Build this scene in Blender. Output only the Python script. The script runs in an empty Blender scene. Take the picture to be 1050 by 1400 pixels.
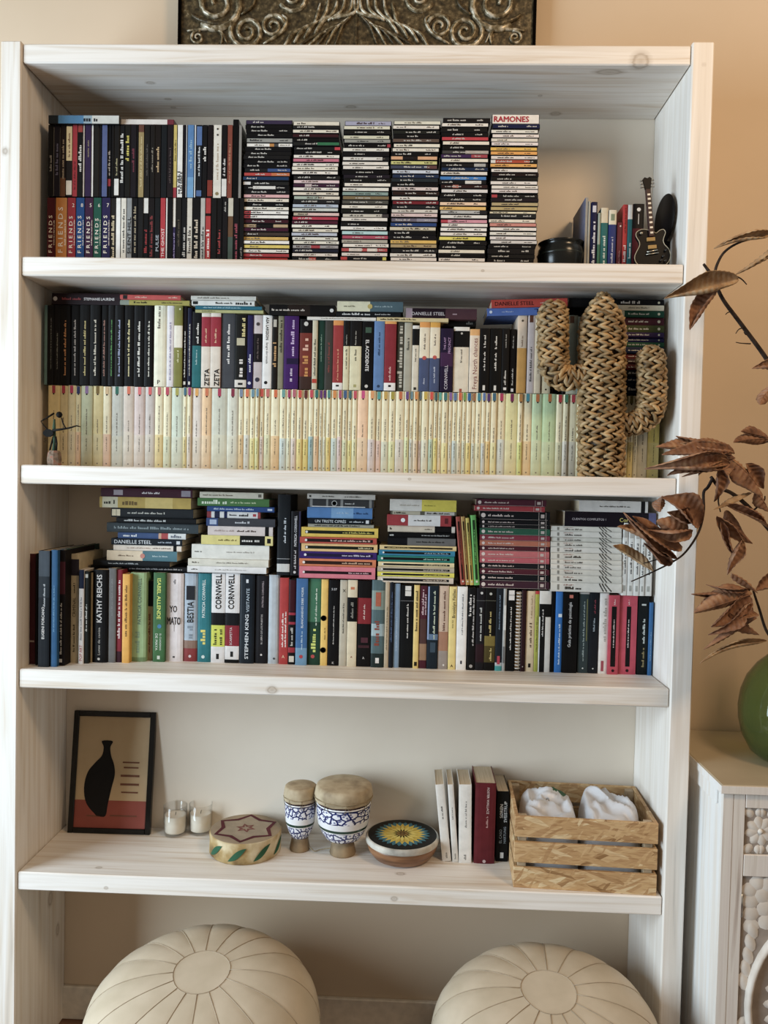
import bpy, math, random
from mathutils import Vector, Matrix
random.seed(7)
sc = bpy.context.scene
COL = sc.collection

# ------------------------------------------------------------------ camera
CAM = Vector((1.028, -2.0619, 1.6469)); FPX = 1094.19
_yaw, _pit, _rol = math.radians(-1.99205), math.radians(-1.91608), math.radians(1.25577)
FW = Vector((math.sin(_yaw)*math.cos(_pit), math.cos(_yaw)*math.cos(_pit), math.sin(_pit)))
_r = Vector((math.cos(_yaw), -math.sin(_yaw), 0)); _u = _r.cross(FW)
RT = _r*math.cos(_rol) + _u*math.sin(_rol); UP = -_r*math.sin(_rol) + _u*math.cos(_rol)
cd = bpy.data.cameras.new('camera'); cam = bpy.data.objects.new('camera', cd); COL.objects.link(cam)
cd.sensor_fit = 'HORIZONTAL'; cd.sensor_width = 36; cd.lens = FPX*36/1050; cd.clip_start = .05
M = Matrix((RT, UP, -FW)).transposed().to_4x4(); M.translation = CAM; cam.matrix_world = M
sc.camera = cam

# ------------------------------------------------------------------ light
world = bpy.data.worlds.new('room_light'); sc.world = world; world.use_nodes = True
bg = world.node_tree.nodes['Background']; bg.inputs['Color'].default_value = (1.0, .87, .72, 1); bg.inputs['Strength'].default_value = .36
def area(name, loc, target, sx, sy, power, col):
    l = bpy.data.lights.new(name, 'AREA'); l.shape = 'RECTANGLE'; l.size = sx; l.size_y = sy; l.energy = power; l.color = col
    o = bpy.data.objects.new(name, l); COL.objects.link(o); o.location = loc
    o.rotation_euler = (Vector(target)-Vector(loc)).to_track_quat('-Z', 'Y').to_euler()
    return o
area('window_daylight', (-2.3, -1.85, 1.55), (1.0, .1, 1.35), 1.8, 2.4, 255, (.71, .87, 1.0))
area('warm_lamp_glow', (2.6, -1.7, 3.5), (1.6, .3, 2.2), .6, .6, 42, (1.0, .70, .42))
sc.view_settings.view_transform = 'Standard'; sc.view_settings.look = 'None'
sc.view_settings.gamma = 1; sc.view_settings.use_curve_mapping = False
sc.view_settings.exposure = -.32

# ------------------------------------------------------------------ measuring: photo pixel -> point on a plane of the place
def ray(u, v): return FW + RT*((u-525)/FPX) + UP*((700-v)/FPX)
def at(u, v, Y): d = ray(u, v); return CAM + d*((Y-CAM.y)/d.y)
def on(u, v, Z): d = ray(u, v); return CAM + d*((Z-CAM.z)/d.z)

# ------------------------------------------------------------------ materials
def lin(h, g=1.0):
    h = h.lstrip('#'); out = []
    for i in (0, 2, 4):
        c = int(h[i:i+2], 16)/255
        c = c/12.92 if c <= .04045 else ((c+.055)/1.055)**2.4
        out.append(min(.9, c*g))
    l = out[0]*.3+out[1]*.59+out[2]*.11
    out = [max(0, (x*.82+l*.18)*(.55+.45*min(1, l/.10))) for x in out]
    return (*out, 1)
MATS = {}
def base_mat(key):
    m = bpy.data.materials.new(key); m.use_nodes = True
    nt = m.node_tree; return m, nt, nt.nodes['Principled BSDF']
def N(nt, t, **kw):
    n = nt.nodes.new(t)
    for k, v in kw.items(): setattr(n, k, v)
    return n
def ramp(nt, stops):
    r = N(nt, 'ShaderNodeValToRGB'); e = r.color_ramp.elements
    while len(e) < len(stops): e.new(.5)
    for i, (p, c) in enumerate(stops): e[i].position = p; e[i].color = c if len(c) == 4 else (*c, 1)
    return r
def mat(hexc, kind='paper', g=1.0):
    """plain coloured surface with faint procedural unevenness"""
    key = kind+'_'+hexc.strip('#')
    if key in MATS: return MATS[key]
    m, nt, b = base_mat(key); c = lin(hexc, g)
    tc = N(nt, 'ShaderNodeTexCoord'); no = N(nt, 'ShaderNodeTexNoise')
    sc_, amt, rough, spec, metal = {'paper': (38, .12, .5, .14, 0), 'matte': (30, .15, .75, .2, 0), 'gloss': (30, .06, .22, .35, 0),
        'print': (90, .10, .5, .2, 0), 'metal': (60, .2, .32, .5, 1), 'cloth': (300, .2, .85, .15, 0), 'hide': (18, .45, .6, .3, 0),
        'stone': (60, .5, .85, .2, 0), 'wood': (40, .35, .5, .3, 0)}[kind]
    no.inputs['Scale'].default_value = sc_; no.inputs['Detail'].default_value = 4
    nt.links.new(tc.outputs['Object'], no.inputs['Vector'])
    dk = tuple(x*(1-amt*1.6) for x in c[:3])+(1,)
    r = ramp(nt, [(.3, dk), (.7, c)])
    nt.links.new(no.outputs['Fac'], r.inputs['Fac']); nt.links.new(r.outputs['Color'], b.inputs['Base Color'])
    b.inputs['Roughness'].default_value = rough; b.inputs['Specular IOR Level'].default_value = spec; b.inputs['Metallic'].default_value = metal
    if kind in ('hide', 'stone', 'cloth', 'wood'):
        bp = N(nt, 'ShaderNodeBump'); bp.inputs['Strength'].default_value = .25; bp.inputs['Distance'].default_value = .003
        nt.links.new(no.outputs['Fac'], bp.inputs['Height']); nt.links.new(bp.outputs['Normal'], b.inputs['Normal'])
    MATS[key] = m; return m
def pages_mat():
    if 'pages' in MATS: return MATS['pages']
    m, nt, b = base_mat('page_edges'); tc = N(nt, 'ShaderNodeTexCoord'); mp = N(nt, 'ShaderNodeMapping')
    mp.inputs['Scale'].default_value = (1600, 8, 8); no = N(nt, 'ShaderNodeTexNoise'); no.inputs['Scale'].default_value = 1
    nt.links.new(tc.outputs['Object'], mp.inputs['Vector']); nt.links.new(mp.outputs['Vector'], no.inputs['Vector'])
    r = ramp(nt, [(.3, lin('#a8906e')), (.7, lin('#d2c0a0'))])
    nt.links.new(no.outputs['Fac'], r.inputs['Fac']); nt.links.new(r.outputs['Color'], b.inputs['Base Color']); b.inputs['Roughness'].default_value = .8
    MATS['pages'] = m; return m
def hexshift_(h, k): return '#%02x%02x%02x' % tuple(max(0, min(255, int(int(h.strip('#')[i:i+2], 16)*k))) for i in (0, 2, 4))
def whitewash(key, axis, light='#efe8df', tan='#dccbb6', knots=(), streak=.32):
    """whitewashed pine, grain along the given axis; knots = [(x, y, z, radius)] in the board's own coordinates"""
    m, nt, b = base_mat(key); L = nt.links
    tc = N(nt, 'ShaderNodeTexCoord'); mp = N(nt, 'ShaderNodeMapping'); s = [38, 38, 38]; s[axis] = 1.6
    mp.inputs['Scale'].default_value = s; L.new(tc.outputs['Object'], mp.inputs['Vector'])
    n1 = N(nt, 'ShaderNodeTexNoise'); n1.inputs['Scale'].default_value = 1; n1.inputs['Detail'].default_value = 6; n1.inputs['Distortion'].default_value = 1.1
    L.new(mp.outputs['Vector'], n1.inputs['Vector'])
    r1 = ramp(nt, [(.24, lin(hexshift_(tan, .9))), (.34, lin(tan)), (.46, lin('#e8dfd3')), (.58, lin(light))]); L.new(n1.outputs['Fac'], r1.inputs['Fac'])
    m2 = N(nt, 'ShaderNodeMapping'); s2 = [160, 160, 160]; s2[axis] = 4; m2.inputs['Scale'].default_value = s2; L.new(tc.outputs['Object'], m2.inputs['Vector'])
    n2 = N(nt, 'ShaderNodeTexNoise'); n2.inputs['Scale'].default_value = 1; n2.inputs['Detail'].default_value = 3; L.new(m2.outputs['Vector'], n2.inputs['Vector'])
    r2 = ramp(nt, [(.3, (.80, .76, .72, 1)), (.55, (1, 1, 1, 1))]); L.new(n2.outputs['Fac'], r2.inputs['Fac'])
    mx = N(nt, 'ShaderNodeMixRGB', blend_type='MULTIPLY'); mx.inputs['Fac'].default_value = streak
    L.new(r1.outputs['Color'], mx.inputs['Color1']); L.new(r2.outputs['Color'], mx.inputs['Color2']); cur = mx.outputs['Color']
    for (x, y, z, rad, el) in knots:
        sb = N(nt, 'ShaderNodeVectorMath', operation='SUBTRACT'); sb.inputs[1].default_value = (x, y, z); L.new(tc.outputs['Object'], sb.inputs[0])
        ml = N(nt, 'ShaderNodeVectorMath', operation='MULTIPLY'); k = [1, 1, 1]; k[axis] = 1/el; ml.inputs[1].default_value = k; L.new(sb.outputs[0], ml.inputs[0])
        ln = N(nt, 'ShaderNodeVectorMath', operation='LENGTH'); L.new(ml.outputs[0], ln.inputs[0])
        wob = N(nt, 'ShaderNodeMath', operation='MULTIPLY_ADD'); wob.inputs[1].default_value = rad*.7; wob.inputs[2].default_value = -rad*.35; L.new(n2.outputs['Fac'], wob.inputs[0])
        ad = N(nt, 'ShaderNodeMath', operation='ADD'); L.new(ln.outputs['Value'], ad.inputs[0]); L.new(wob.outputs[0], ad.inputs[1])
        dv = N(nt, 'ShaderNodeMath', operation='DIVIDE'); dv.inputs[1].default_value = rad*1.5; L.new(ad.outputs[0], dv.inputs[0])
        kr = ramp(nt, [(.0, (.45, .45, .45, 1)), (.35, (.3, .3, .3, 1)), (.55, (.6, .6, .6, 1)), (.68, (.25, .25, .25, 1)), (1, (0, 0, 0, 1))])
        L.new(dv.outputs[0], kr.inputs['Fac'])
        mk = N(nt, 'ShaderNodeMixRGB'); mk.inputs['Color2'].default_value = lin('#8c7250'); L.new(kr.outputs['Color'], mk.inputs['Fac']); L.new(cur, mk.inputs['Color1']); cur = mk.outputs['Color']
    L.new(cur, b.inputs['Base Color']); b.inputs['Roughness'].default_value = .5; b.inputs['Specular IOR Level'].default_value = .3
    bp = N(nt, 'ShaderNodeBump'); bp.inputs['Strength'].default_value = .12; bp.inputs['Distance'].default_value = .002
    L.new(n2.outputs['Fac'], bp.inputs['Height']); L.new(bp.outputs['Normal'], b.inputs['Normal'])
    return m
def noise_mat(key, stops, scale=(10, 10, 10), rough=.6, spec=.3, bump=0, metal=0, detail=5, dist=0.):
    m, nt, b = base_mat(key); L = nt.links
    tc = N(nt, 'ShaderNodeTexCoord'); mp = N(nt, 'ShaderNodeMapping'); mp.inputs['Scale'].default_value = scale; L.new(tc.outputs['Object'], mp.inputs['Vector'])
    n = N(nt, 'ShaderNodeTexNoise'); n.inputs['Scale'].default_value = 1; n.inputs['Detail'].default_value = detail; n.inputs['Distortion'].default_value = dist; L.new(mp.outputs['Vector'], n.inputs['Vector'])
    r = ramp(nt, [(p, lin(c)) for p, c in stops]); L.new(n.outputs['Fac'], r.inputs['Fac']); L.new(r.outputs['Color'], b.inputs['Base Color'])
    b.inputs['Roughness'].default_value = rough; b.inputs['Specular IOR Level'].default_value = spec; b.inputs['Metallic'].default_value = metal
    if bump:
        bp = N(nt, 'ShaderNodeBump'); bp.inputs['Strength'].default_value = bump; bp.inputs['Distance'].default_value = .004
        L.new(n.outputs['Fac'], bp.inputs['Height']); L.new(bp.outputs['Normal'], b.inputs['Normal'])
    return m

# ------------------------------------------------------------------ mesh building
class MB:
    def __init__(s): s.v = []; s.f = []; s.mi = []; s.sm = []; s.mats = []
    def slot(s, m):
        if m not in s.mats: s.mats.append(m)
        return s.mats.index(m)
    def add(s, vs, fs, m, smooth=False):
        o = len(s.v); k = s.slot(m); s.v += [tuple(p) for p in vs]
        for f in fs: s.f.append(tuple(i+o for i in f)); s.mi.append(k); s.sm.append(smooth)
        return s
    def box(s, x0, x1, y0, y1, z0, z1, m):
        return s.add([(x0,y0,z0),(x1,y0,z0),(x1,y1,z0),(x0,y1,z0),(x0,y0,z1),(x1,y0,z1),(x1,y1,z1),(x0,y1,z1)],
              [(0,3,2,1),(4,5,6,7),(0,1,5,4),(1,2,6,5),(2,3,7,6),(3,0,4,7)], m)
    def cbox(s, x0, x1, y0, y1, z0, z1, c, m):
        """box with chamfered edges"""
        vs = []; idx = {}
        for ix, X in enumerate((x0, x1)):
            for iy, Y in enumerate((y0, y1)):
                for iz, Z in enumerate((z0, z1)):
                    sx, sy, sz = (1-2*ix)*c, (1-2*iy)*c, (1-2*iz)*c
                    for a, p in enumerate(((X, Y+sy, Z+sz), (X+sx, Y, Z+sz), (X+sx, Y+sy, Z))):
                        idx[ix, iy, iz, a] = len(vs); vs.append(p)
        fs = []
        for i in (0, 1):
            fs.append([idx[i, a, b_, 0] for a, b_ in ((0,0),(1,0),(1,1),(0,1))]); fs.append([idx[a, i, b_, 1] for a, b_ in ((0,0),(1,0),(1,1),(0,1))]); fs.append([idx[a, b_, i, 2] for a, b_ in ((0,0),(1,0),(1,1),(0,1))])
            for j in (0, 1):
                fs.append([idx[i, j, 0, 0], idx[i, j, 1, 0], idx[i, j, 1, 1], idx[i, j, 0, 1]])
                fs.append([idx[i, 0, j, 0], idx[i, 1, j, 0], idx[i, 1, j, 2], idx[i, 0, j, 2]])
                fs.append([idx[0, i, j, 1], idx[1, i, j, 1], idx[1, i, j, 2], idx[0, i, j, 2]])
                for k in (0, 1): fs.append([idx[i, j, k, 0], idx[i, j, k, 1], idx[i, j, k, 2]])
        return s.add(vs, fs, m)
    def lathe(s, prof, m, seg=32, c=(0, 0, 0), mats=None, sx=1, sy=1, smooth=True, caps=(True, True)):
        n = len(prof); vs = []
        for r, z in prof:
            for k in range(seg):
                a = 2*math.pi*k/seg; vs.append((c[0]+r*math.cos(a)*sx, c[1]+r*math.sin(a)*sy, c[2]+z))
        for i in range(n-1):
            o = []
            for k in range(seg):
                k2 = (k+1) % seg; o.append((i*seg+k, i*seg+k2, (i+1)*seg+k2, (i+1)*seg+k))
            if i == 0: s.add(vs, o, mats[i] if mats else m, smooth); off = len(s.v)-len(vs)
            else:
                kk = s.slot(mats[i] if mats else m)
                for f in o: s.f.append(tuple(j+off for j in f)); s.mi.append(kk); s.sm.append(smooth)
        if caps[0]: s.f.append(tuple(off+k for k in reversed(range(seg)))); s.mi.append(s.slot(mats[0] if mats else m)); s.sm.append(False)
        if caps[1]: s.f.append(tuple(off+(n-1)*seg+k for k in range(seg))); s.mi.append(s.slot(mats[-1] if mats else m)); s.sm.append(False)
        return s
    def tube(s, pts, rad, m, seg=6, flat=1.0, caps=True):
        pts = [Vector(p) for p in pts]; n = len(pts); vs = []
        if not hasattr(rad, '__len__'): rad = [rad]*n
        t0 = (pts[1]-pts[0]).normalized(); ref = Vector((0, 0, 1)) if abs(t0.z) < .9 else Vector((1, 0, 0))
        nx = t0.cross(ref).normalized()
        for i in range(n):
            t = (pts[min(i+1, n-1)]-pts[max(i-1, 0)]).normalized()
            nx = (nx - t*nx.dot(t)).normalized(); ny = t.cross(nx)
            for k in range(seg):
                a = 2*math.pi*k/seg; vs.append(pts[i]+nx*(math.cos(a)*rad[i])+ny*(math.sin(a)*rad[i]*flat))
        fs = [(i*seg+k, i*seg+(k+1) % seg, (i+1)*seg+(k+1) % seg, (i+1)*seg+k) for i in range(n-1) for k in range(seg)]
        if caps: fs += [tuple(reversed(range(seg))), tuple((n-1)*seg+k for k in range(seg))]
        return s.add(vs, fs, m, True)
    def prism(s, poly, y0, y1, m):
        """outline in (x, z) given thickness along y"""
        n = len(poly); vs = [(x, y0, z) for x, z in poly]+[(x, y1, z) for x, z in poly]
        return s.add(vs, [tuple(range(n)), tuple(reversed(range(n, 2*n)))]+[(i, n+i, n+(i+1) % n, (i+1) % n) for i in range(n)], m)
    def build(s, name, parent=None, loc=None, rot=None):
        me = bpy.data.meshes.new(name); me.from_pydata(s.v, [], s.f)
        for m in s.mats: me.materials.append(m)
        me.polygons.foreach_set('material_index', s.mi); me.polygons.foreach_set('use_smooth', s.sm); me.update()
        o = bpy.data.objects.new(name, me); COL.objects.link(o)
        if parent: o.parent = parent
        if loc is not None: o.location = loc
        if rot is not None: o.rotation_euler = rot
        return o
def tag(o, label=None, cat=None, group=None, kind=None):
    if label: o['label'] = label
    if cat: o['category'] = cat
    if group: o['group'] = group
    if kind: o['kind'] = kind
    return o
def empty(name, loc=(0, 0, 0), rot=None):
    o = bpy.data.objects.new(name, None); COL.objects.link(o); o.location = loc; o.empty_display_size = .02
    if rot is not None: o.rotation_euler = rot
    return o
# lettering: glyph outlines taken once from Blender's own built-in font, then laid out by hand
GL = {}
def _glyph_mesh(body):
    cu = bpy.data.curves.new('g', 'FONT'); cu.body = body; cu.size = 1; cu.resolution_u = 2
    o = bpy.data.objects.new('g', cu); me = bpy.data.meshes.new_from_object(o)
    v = [(p.co.x, p.co.y) for p in me.vertices]; f = [tuple(q.vertices) for q in me.polygons]
    bpy.data.objects.remove(o); bpy.data.curves.remove(cu); bpy.data.meshes.remove(me); return v, f
def glyph(c):
    if c not in GL:
        mx = lambda t: max(p[0] for p in _glyph_mesh(t)[0])
        adv = mx('I'+c+'I')-mx('II'); v, f = ([], []) if c == ' ' else _glyph_mesh(c)
        GL[c] = (v, f, adv)
    return GL[c]
def text_geo(t, size, wide=1.0, slant=0.):
    vs, fs, x = [], [], 0
    for c in t:
        v, f, a = glyph(c); o = len(vs)
        vs += [((x+p[0]*wide+p[1]*slant)*size, p[1]*size) for p in v]; fs += [tuple(i+o for i in q) for q in f]; x += a*wide
    return vs, fs, x*size

# colour words for descriptions
CN = {'black': '#151515', 'charcoal': '#3a3a3e', 'grey': '#8c8c8c', 'light grey': '#bcbcbc', 'white': '#ece8e2', 'cream': '#e6dcb8', 'beige': '#cdbd9e', 'tan': '#b09468',
      'brown': '#5e4230', 'dark brown': '#33211a', 'red': '#b03034', 'dark red': '#701a22', 'maroon': '#4c1e2c', 'pink': '#d6909c', 'salmon': '#cc7060', 'orange': '#dc8030', 'yellow': '#e4c850',
      'olive': '#7d7a34', 'lime green': '#a4bc3c', 'green': '#3c7c48', 'dark green': '#1d4a38', 'teal': '#217a80', 'light blue': '#9cb8d4', 'blue': '#3070b4', 'slate blue': '#4c5878',
      'navy': '#1c2848', 'purple': '#4c2a6c', 'plum': '#5a3048', 'pale green': '#b8ccA4', 'peach': '#e6c4a2', 'gold': '#b89a48'}
def _lab(h):
    r, g, b = [int(h.strip('#')[i:i+2], 16) for i in (0, 2, 4)]; return (r*.8, g*1.1, b*.7, (r-g)*1.2, (g-b)*.9)
CNL = {k: _lab(v) for k, v in CN.items()}
def cname(h): L = _lab(h); return min(CNL, key=lambda k: sum((a-b)**2 for a, b in zip(L, CNL[k])))
ORD = ['first', 'second', 'third', 'fourth', 'fifth', 'sixth', 'seventh', 'eighth', 'ninth', 'tenth', 'eleventh', 'twelfth', 'thirteenth', 'fourteenth', 'fifteenth', 'sixteenth', 'seventeenth', 'eighteenth', 'nineteenth']
def ordinal(i):
    if i < 19: return ORD[i]
    n = i+1; return '%d%s' % (n, 'th' if n % 100 in (11, 12, 13) else {1: 'st', 2: 'nd', 3: 'rd'}.get(n % 10, 'th'))

# ------------------------------------------------------------------ books, cases
def add_print(mb, prints, w, h, y=-.0004):
    """flat print on a spine: T text, M unreadable small print, R patch, O dot. fractions run up the spine, x offsets are fractions of its width"""
    rnd = random.Random(len(mb.v)+int(w*1e5)+int(h*1e5))
    for p in prints:
        k = p[0]
        if k == 'T':
            _, t, f0, f1, col, d, xo, sz = p[:8]; wide = p[8] if len(p) > 8 else 1.0
            ext = (f1-f0)*h if d != 'h' else sz*w
            vs, fs, L = text_geo(t, 1.0, wide); s = ext/L if d == 'h' else min(sz*w/.72, ext/L)
            st = ext/(L*s) if d != 'h' else 1.0
            st = min(st, 1.5)
            o = []
            for (px, py) in vs:
                if d == 'u': o.append((xo*w-(py-.36)*s, y, f0*h+px*s*st))
                elif d == 'd': o.append((xo*w+(py-.36)*s, y, f1*h-px*s*st))
                else: o.append((xo*w+(px-L/2)*s, y, f0*h+py*s))
            mb.add(o, fs, mat(col, 'print'))
            if len(p) > 9:
                for q in (-1, 1):
                    e = q*p[9]*s; mb.add([(a+(e if d == 'h' else 0), b_-.00008-.00006*q, c+(0 if d == 'h' else e)) for a, b_, c in o], fs, mat(col, 'print'))
                    mb.add([(a+(0 if d == 'h' else e), b_-.00020-.00004*q, c+(e if d == 'h' else 0)) for a, b_, c in o], fs, mat(col, 'print'))
        elif k == 'M':
            _, f0, f1, col, xo, sz = p[:6]; z = f0*h; s = sz*w; vs = []; fs = []
            while z < f1*h:
                wl = rnd.randint(2, 8)
                for _i in range(wl):
                    lw = s*rnd.uniform(.35, .7); hh = s*rnd.choice((.5, .5, .6, .9)); o = len(vs); x0 = xo*w+s*.4
                    if z+lw > f1*h: break
                    vs += [(x0, y, z), (x0-hh, y, z), (x0-hh, y, z+lw*.72), (x0, y, z+lw*.72)]; fs.append((o, o+1, o+2, o+3)); z += lw
                z += s*.5
            if vs: mb.add(vs, fs, mat(col, 'print'))
        elif k == 'R':
            _, f0, f1, x0, x1, col = p[:6]; yy = y*(.5 if len(p) < 7 else p[6])
            mb.add([(x0*w, yy, f0*h), (x1*w, yy, f0*h), (x1*w, yy, f1*h), (x0*w, yy, f1*h)], [(0, 1, 2, 3)], mat(col, 'print'))
        elif k == 'O':
            _, f, x0, r, col = p[:5]
            mb.add([(x0*w+math.cos(a)*r*w, y*1.3, f*h+math.sin(a)*r*w) for a in [2*math.pi*i/12 for i in range(12)]], [tuple(range(12))], mat(col, 'print'))
    return mb
def book(name, w, h, d, col, loc, rot, label, group, bands=(), prints=(), bulge=.0014, board=.0013, over=.0015, cat='book', kind='paper', pages=True):
    root = empty(name, loc, rot); tag(root, label, cat, group)
    mb = MB(); base = mat(col, kind); cuts = sorted({0., 1.}|{min(1., max(0., b[0])) for b in bands}|{min(1., max(0., b[1])) for b in bands})
    b = min(bulge, w*.3); y1 = b+board; hx = w/2
    prof = [(-hx, y1), (-hx, b), (-hx*.72, b*.35), (-hx*.35, b*.06), (hx*.35, b*.06), (hx*.72, b*.35), (hx, b), (hx, y1)]; n = len(prof)
    vs = [(x, y, c*h) for c in cuts for x, y in prof]; o = None
    for i in range(len(cuts)-1):
        mid = (cuts[i]+cuts[i+1])/2; cm = base
        for bd in bands:
            if bd[0] <= mid <= bd[1]: cm = mat(bd[2], kind)
        fs = [(i*n+k, i*n+(k+1) % n, (i+1)*n+(k+1) % n, (i+1)*n+k) for k in range(n)]
        if o is None: mb.add(vs, fs, cm); o = 0
        else:
            kk = mb.slot(cm)
            for f in fs: mb.f.append(f); mb.mi.append(kk); mb.sm.append(False)
    for lv, r in ((0, 1), (len(cuts)-1, 0)):
        f = tuple(lv*n+k for k in range(n)); mb.f.append(f[::-1] if r else f); mb.mi.append(0); mb.sm.append(False)
    mb.box(-hx, -hx+board, y1, d, 0, h, base); mb.box(hx-board, hx, y1, d, 0, h, base)
    mb.build('cover', root)
    if pages: MB().box(-hx+board, hx-board, y1, d-over, over, h-over, pages_mat()).build('page_block', root)
    if prints: tag(add_print(MB(), prints, w, h).build('spine_print', root), kind='stuff')
    return root
def case(name, w, h, d, col, loc, rot, label, group, cat, bands=(), prints=(), shell='#1a1a1c', inset=.0008):
    """plastic case: dark shell with a printed card showing along the spine"""
    mb = MB(); sh = mat(shell, 'gloss'); mb.cbox(-w/2, w/2, 0, d, 0, h, min(.0012, w*.15), sh)
    root = mb.build(name, None, loc, rot); tag(root, label, cat, group)
    c = MB(); m = mat(col, 'paper'); x = w/2-inset; z0 = inset; z1 = h-inset; H = z1-z0
    cuts = sorted({0., 1.}|{b[0] for b in bands}|{b[1] for b in bands})
    for i in range(len(cuts)-1):
        mid = (cuts[i]+cuts[i+1])/2; cm = m
        for bd in bands:
            if bd[0] <= mid <= bd[1]: cm = mat(bd[2], 'paper')
        c.box(-x, x, -.0005, .0006, z0+cuts[i]*H, z0+cuts[i+1]*H, cm)
    if prints: add_print(c, prints, w, h, -.0009)
    c.build('spine_card', root)
    return root
UPR = None; LYING = (0, math.pi/2, 0)
def darkish(h): r, g, b = [int(h.strip('#')[i:i+2], 16) for i in (0, 2, 4)]; return r*.3+g*.59+b*.11 < 120
def auto_print(col, i, rnd):
    ink = rnd.choice(['#d8d2c4', '#e6e2da', '#c8b890']) if darkish(col) else rnd.choice(['#3a342e', '#4a3a34', '#2a2a30'])
    a = rnd.uniform(.12, .3); return [('M', a, rnd.uniform(.6, .9), ink, 0, .3), ('R', .03, .07, -.22, .22, ink)]
def hexshift(h, k): return '#%02x%02x%02x' % tuple(max(0, min(255, int(int(h.strip('#')[i:i+2], 16)*k))) for i in (0, 2, 4))
WALLY = .3015
def stand(entries, Y, zb, vmid, group, where, d=.14, name='paperback_book', noun='book', jit=.003, maxback=.297):
    """row of upright books: (x left px, x right px, top px, colour[, dict])"""
    rnd = random.Random(len(entries)+int(vmid)); made = []
    for i, e in enumerate(entries):
        xl, xr, yt, col = e[:4]; o = e[4] if len(e) > 4 else {}
        y = o.get('Y', Y)+rnd.uniform(-jit, jit)*(0 if 'Y' in o else 1)
        zz = o.get('zb', zb)
        x0, x1 = at(xl, vmid, y).x, at(xr, vmid, y).x; w = x1-x0-.0006; h = at((xl+xr)/2, yt, y).z-zz
        dd = min(o.get('d', d+rnd.uniform(-.008, .004)), maxback-y)
        pr = o.get('p'); pr = auto_print(col, i, rnd) if pr is None else pr
        lab = o.get('lab') or '%s %s, %s from left in the %s' % (o.get('look', cname(col)), noun, ordinal(i), where)
        kw = dict(bands=o.get('b', ()), prints=pr)
        rot = (0, o['lean'], 0) if 'lean' in o else None
        if name in ('dvd_case',): r = case(name, w, h, dd, col, ((x0+x1)/2, y, zz), rot, lab, group, 'dvd case', **kw)
        else: r = book(o.get('name', name), w, h, dd, col, ((x0+x1)/2, y, zz), rot, lab, group, bulge=o.get('bulge', .0014), over=o.get('over', .0015), board=o.get('board', .0013), **kw)
        made.append((r, x0, x1, zz+h))
    return made
def pile(entries, bounds, xc, Y, group, where, d=.14, name='paperback_book', noun='book'):
    """books lying flat, top one first: (x left px, x right px, colour[, dict]); bounds are the photo heights between them at xc"""
    rnd = random.Random(int(xc)); zs = [at(xc, v, Y).z for v in bounds]
    for i, e in enumerate(entries):
        xl, xr, col = e[:3]; o = e[3] if len(e) > 3 else {}
        vm = (bounds[i]+bounds[i+1])/2; y = Y+o.get('dy', rnd.uniform(-.004, .004)); x0, x1 = at(xl, vm, y).x, at(xr, vm, y).x
        w = zs[i]-zs[i+1]-.0005; pr = o.get('p'); pr = auto_print(col, i, rnd) if pr is None else pr
        lab = o.get('lab') or '%s %s lying %s from top in the %s' % (o.get('look', cname(col)), noun, ordinal(i), where)
        book(o.get('name', name), w, x1-x0, min(o.get('d', d), .297-y), col, (x0, y, (zs[i]+zs[i+1])/2), LYING, lab, group, bands=o.get('b', ()), prints=pr, board=o.get('board', .0012))

# ================================================================== the setting
wall_m = noise_mat('wall_paint', [(.3, '#d0b898'), (.7, '#d8c0a2')], (2, 2, 2), .85, .15, .05)
tag(MB().box(-3.2, 5.0, WALLY, WALLY+.15, 0, 3.9, wall_m).build('wall_back'), 'warm beige painted wall behind the bookcase', 'wall', kind='structure')
flo = MB().box(-3.2, 5.0, -4.6, WALLY, -.12, -.004, noise_mat('floor_base', [(.3, '#3a2618'), (.7, '#4a3220')], (4, 4, 4), .6)).build('floor'); tag(flo, 'brown wooden plank floor', 'floor', kind='structure')
plm = noise_mat('floor_plank_wood', [(.3, '#5a3a26'), (.5, '#7a5238'), (.7, '#8a6246')], (3, 40, 40), .4, .4, .1)
for i in range(9):
    y1 = WALLY-.002-i*.14
    for j in range(4): MB().cbox(-.6+j*.75+(i % 2)*.35, -.6+(j+1)*.75+(i % 2)*.35-.002, y1-.138, y1, -.004, 0, .001, plm).build('plank', flo)
tag(MB().cbox(-3.2, 5.0, WALLY-.014, WALLY, 0, .102, .003, mat('#e2d8c8', 'paper')).build('baseboard_back'), 'white painted baseboard along the wall', 'baseboard', kind='structure')

# ================================================================== bookcase
W = 1.70; TOPZ = 2.7618; SH = [2.2195, 1.6800, 1.1410, .5974]; TH = .0491; DB = .30
bc = empty('bookcase', (W/2, 0, 0)); tag(bc, 'tall whitewashed pine bookcase with five open compartments', 'bookcase')
def local(u, v, y): p = at(u, v, y); return p.x-W/2, p.y, p.z
def kn(u, v, y, r, el=1.4): x, yy, z = local(u, v, y); return (x, yy, z, r, el)
ms_l = whitewash('pine_side_a', 2, tan='#e2d4c2', streak=.25, knots=[kn(9, 208, 0, .010, 1.1), (-W/2, .2, .42, .014, 1.6), (-W/2, .25, .30, .010, 1.8)])
ms_r = whitewash('pine_side_b', 2, tan='#e6dccf', streak=.22, knots=[kn(961, 90, 0, .006, 1.2), kn(955, 990, 0, .010, 1.4), (W/2, .17, 2.4, .010, 2.2)])
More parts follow.
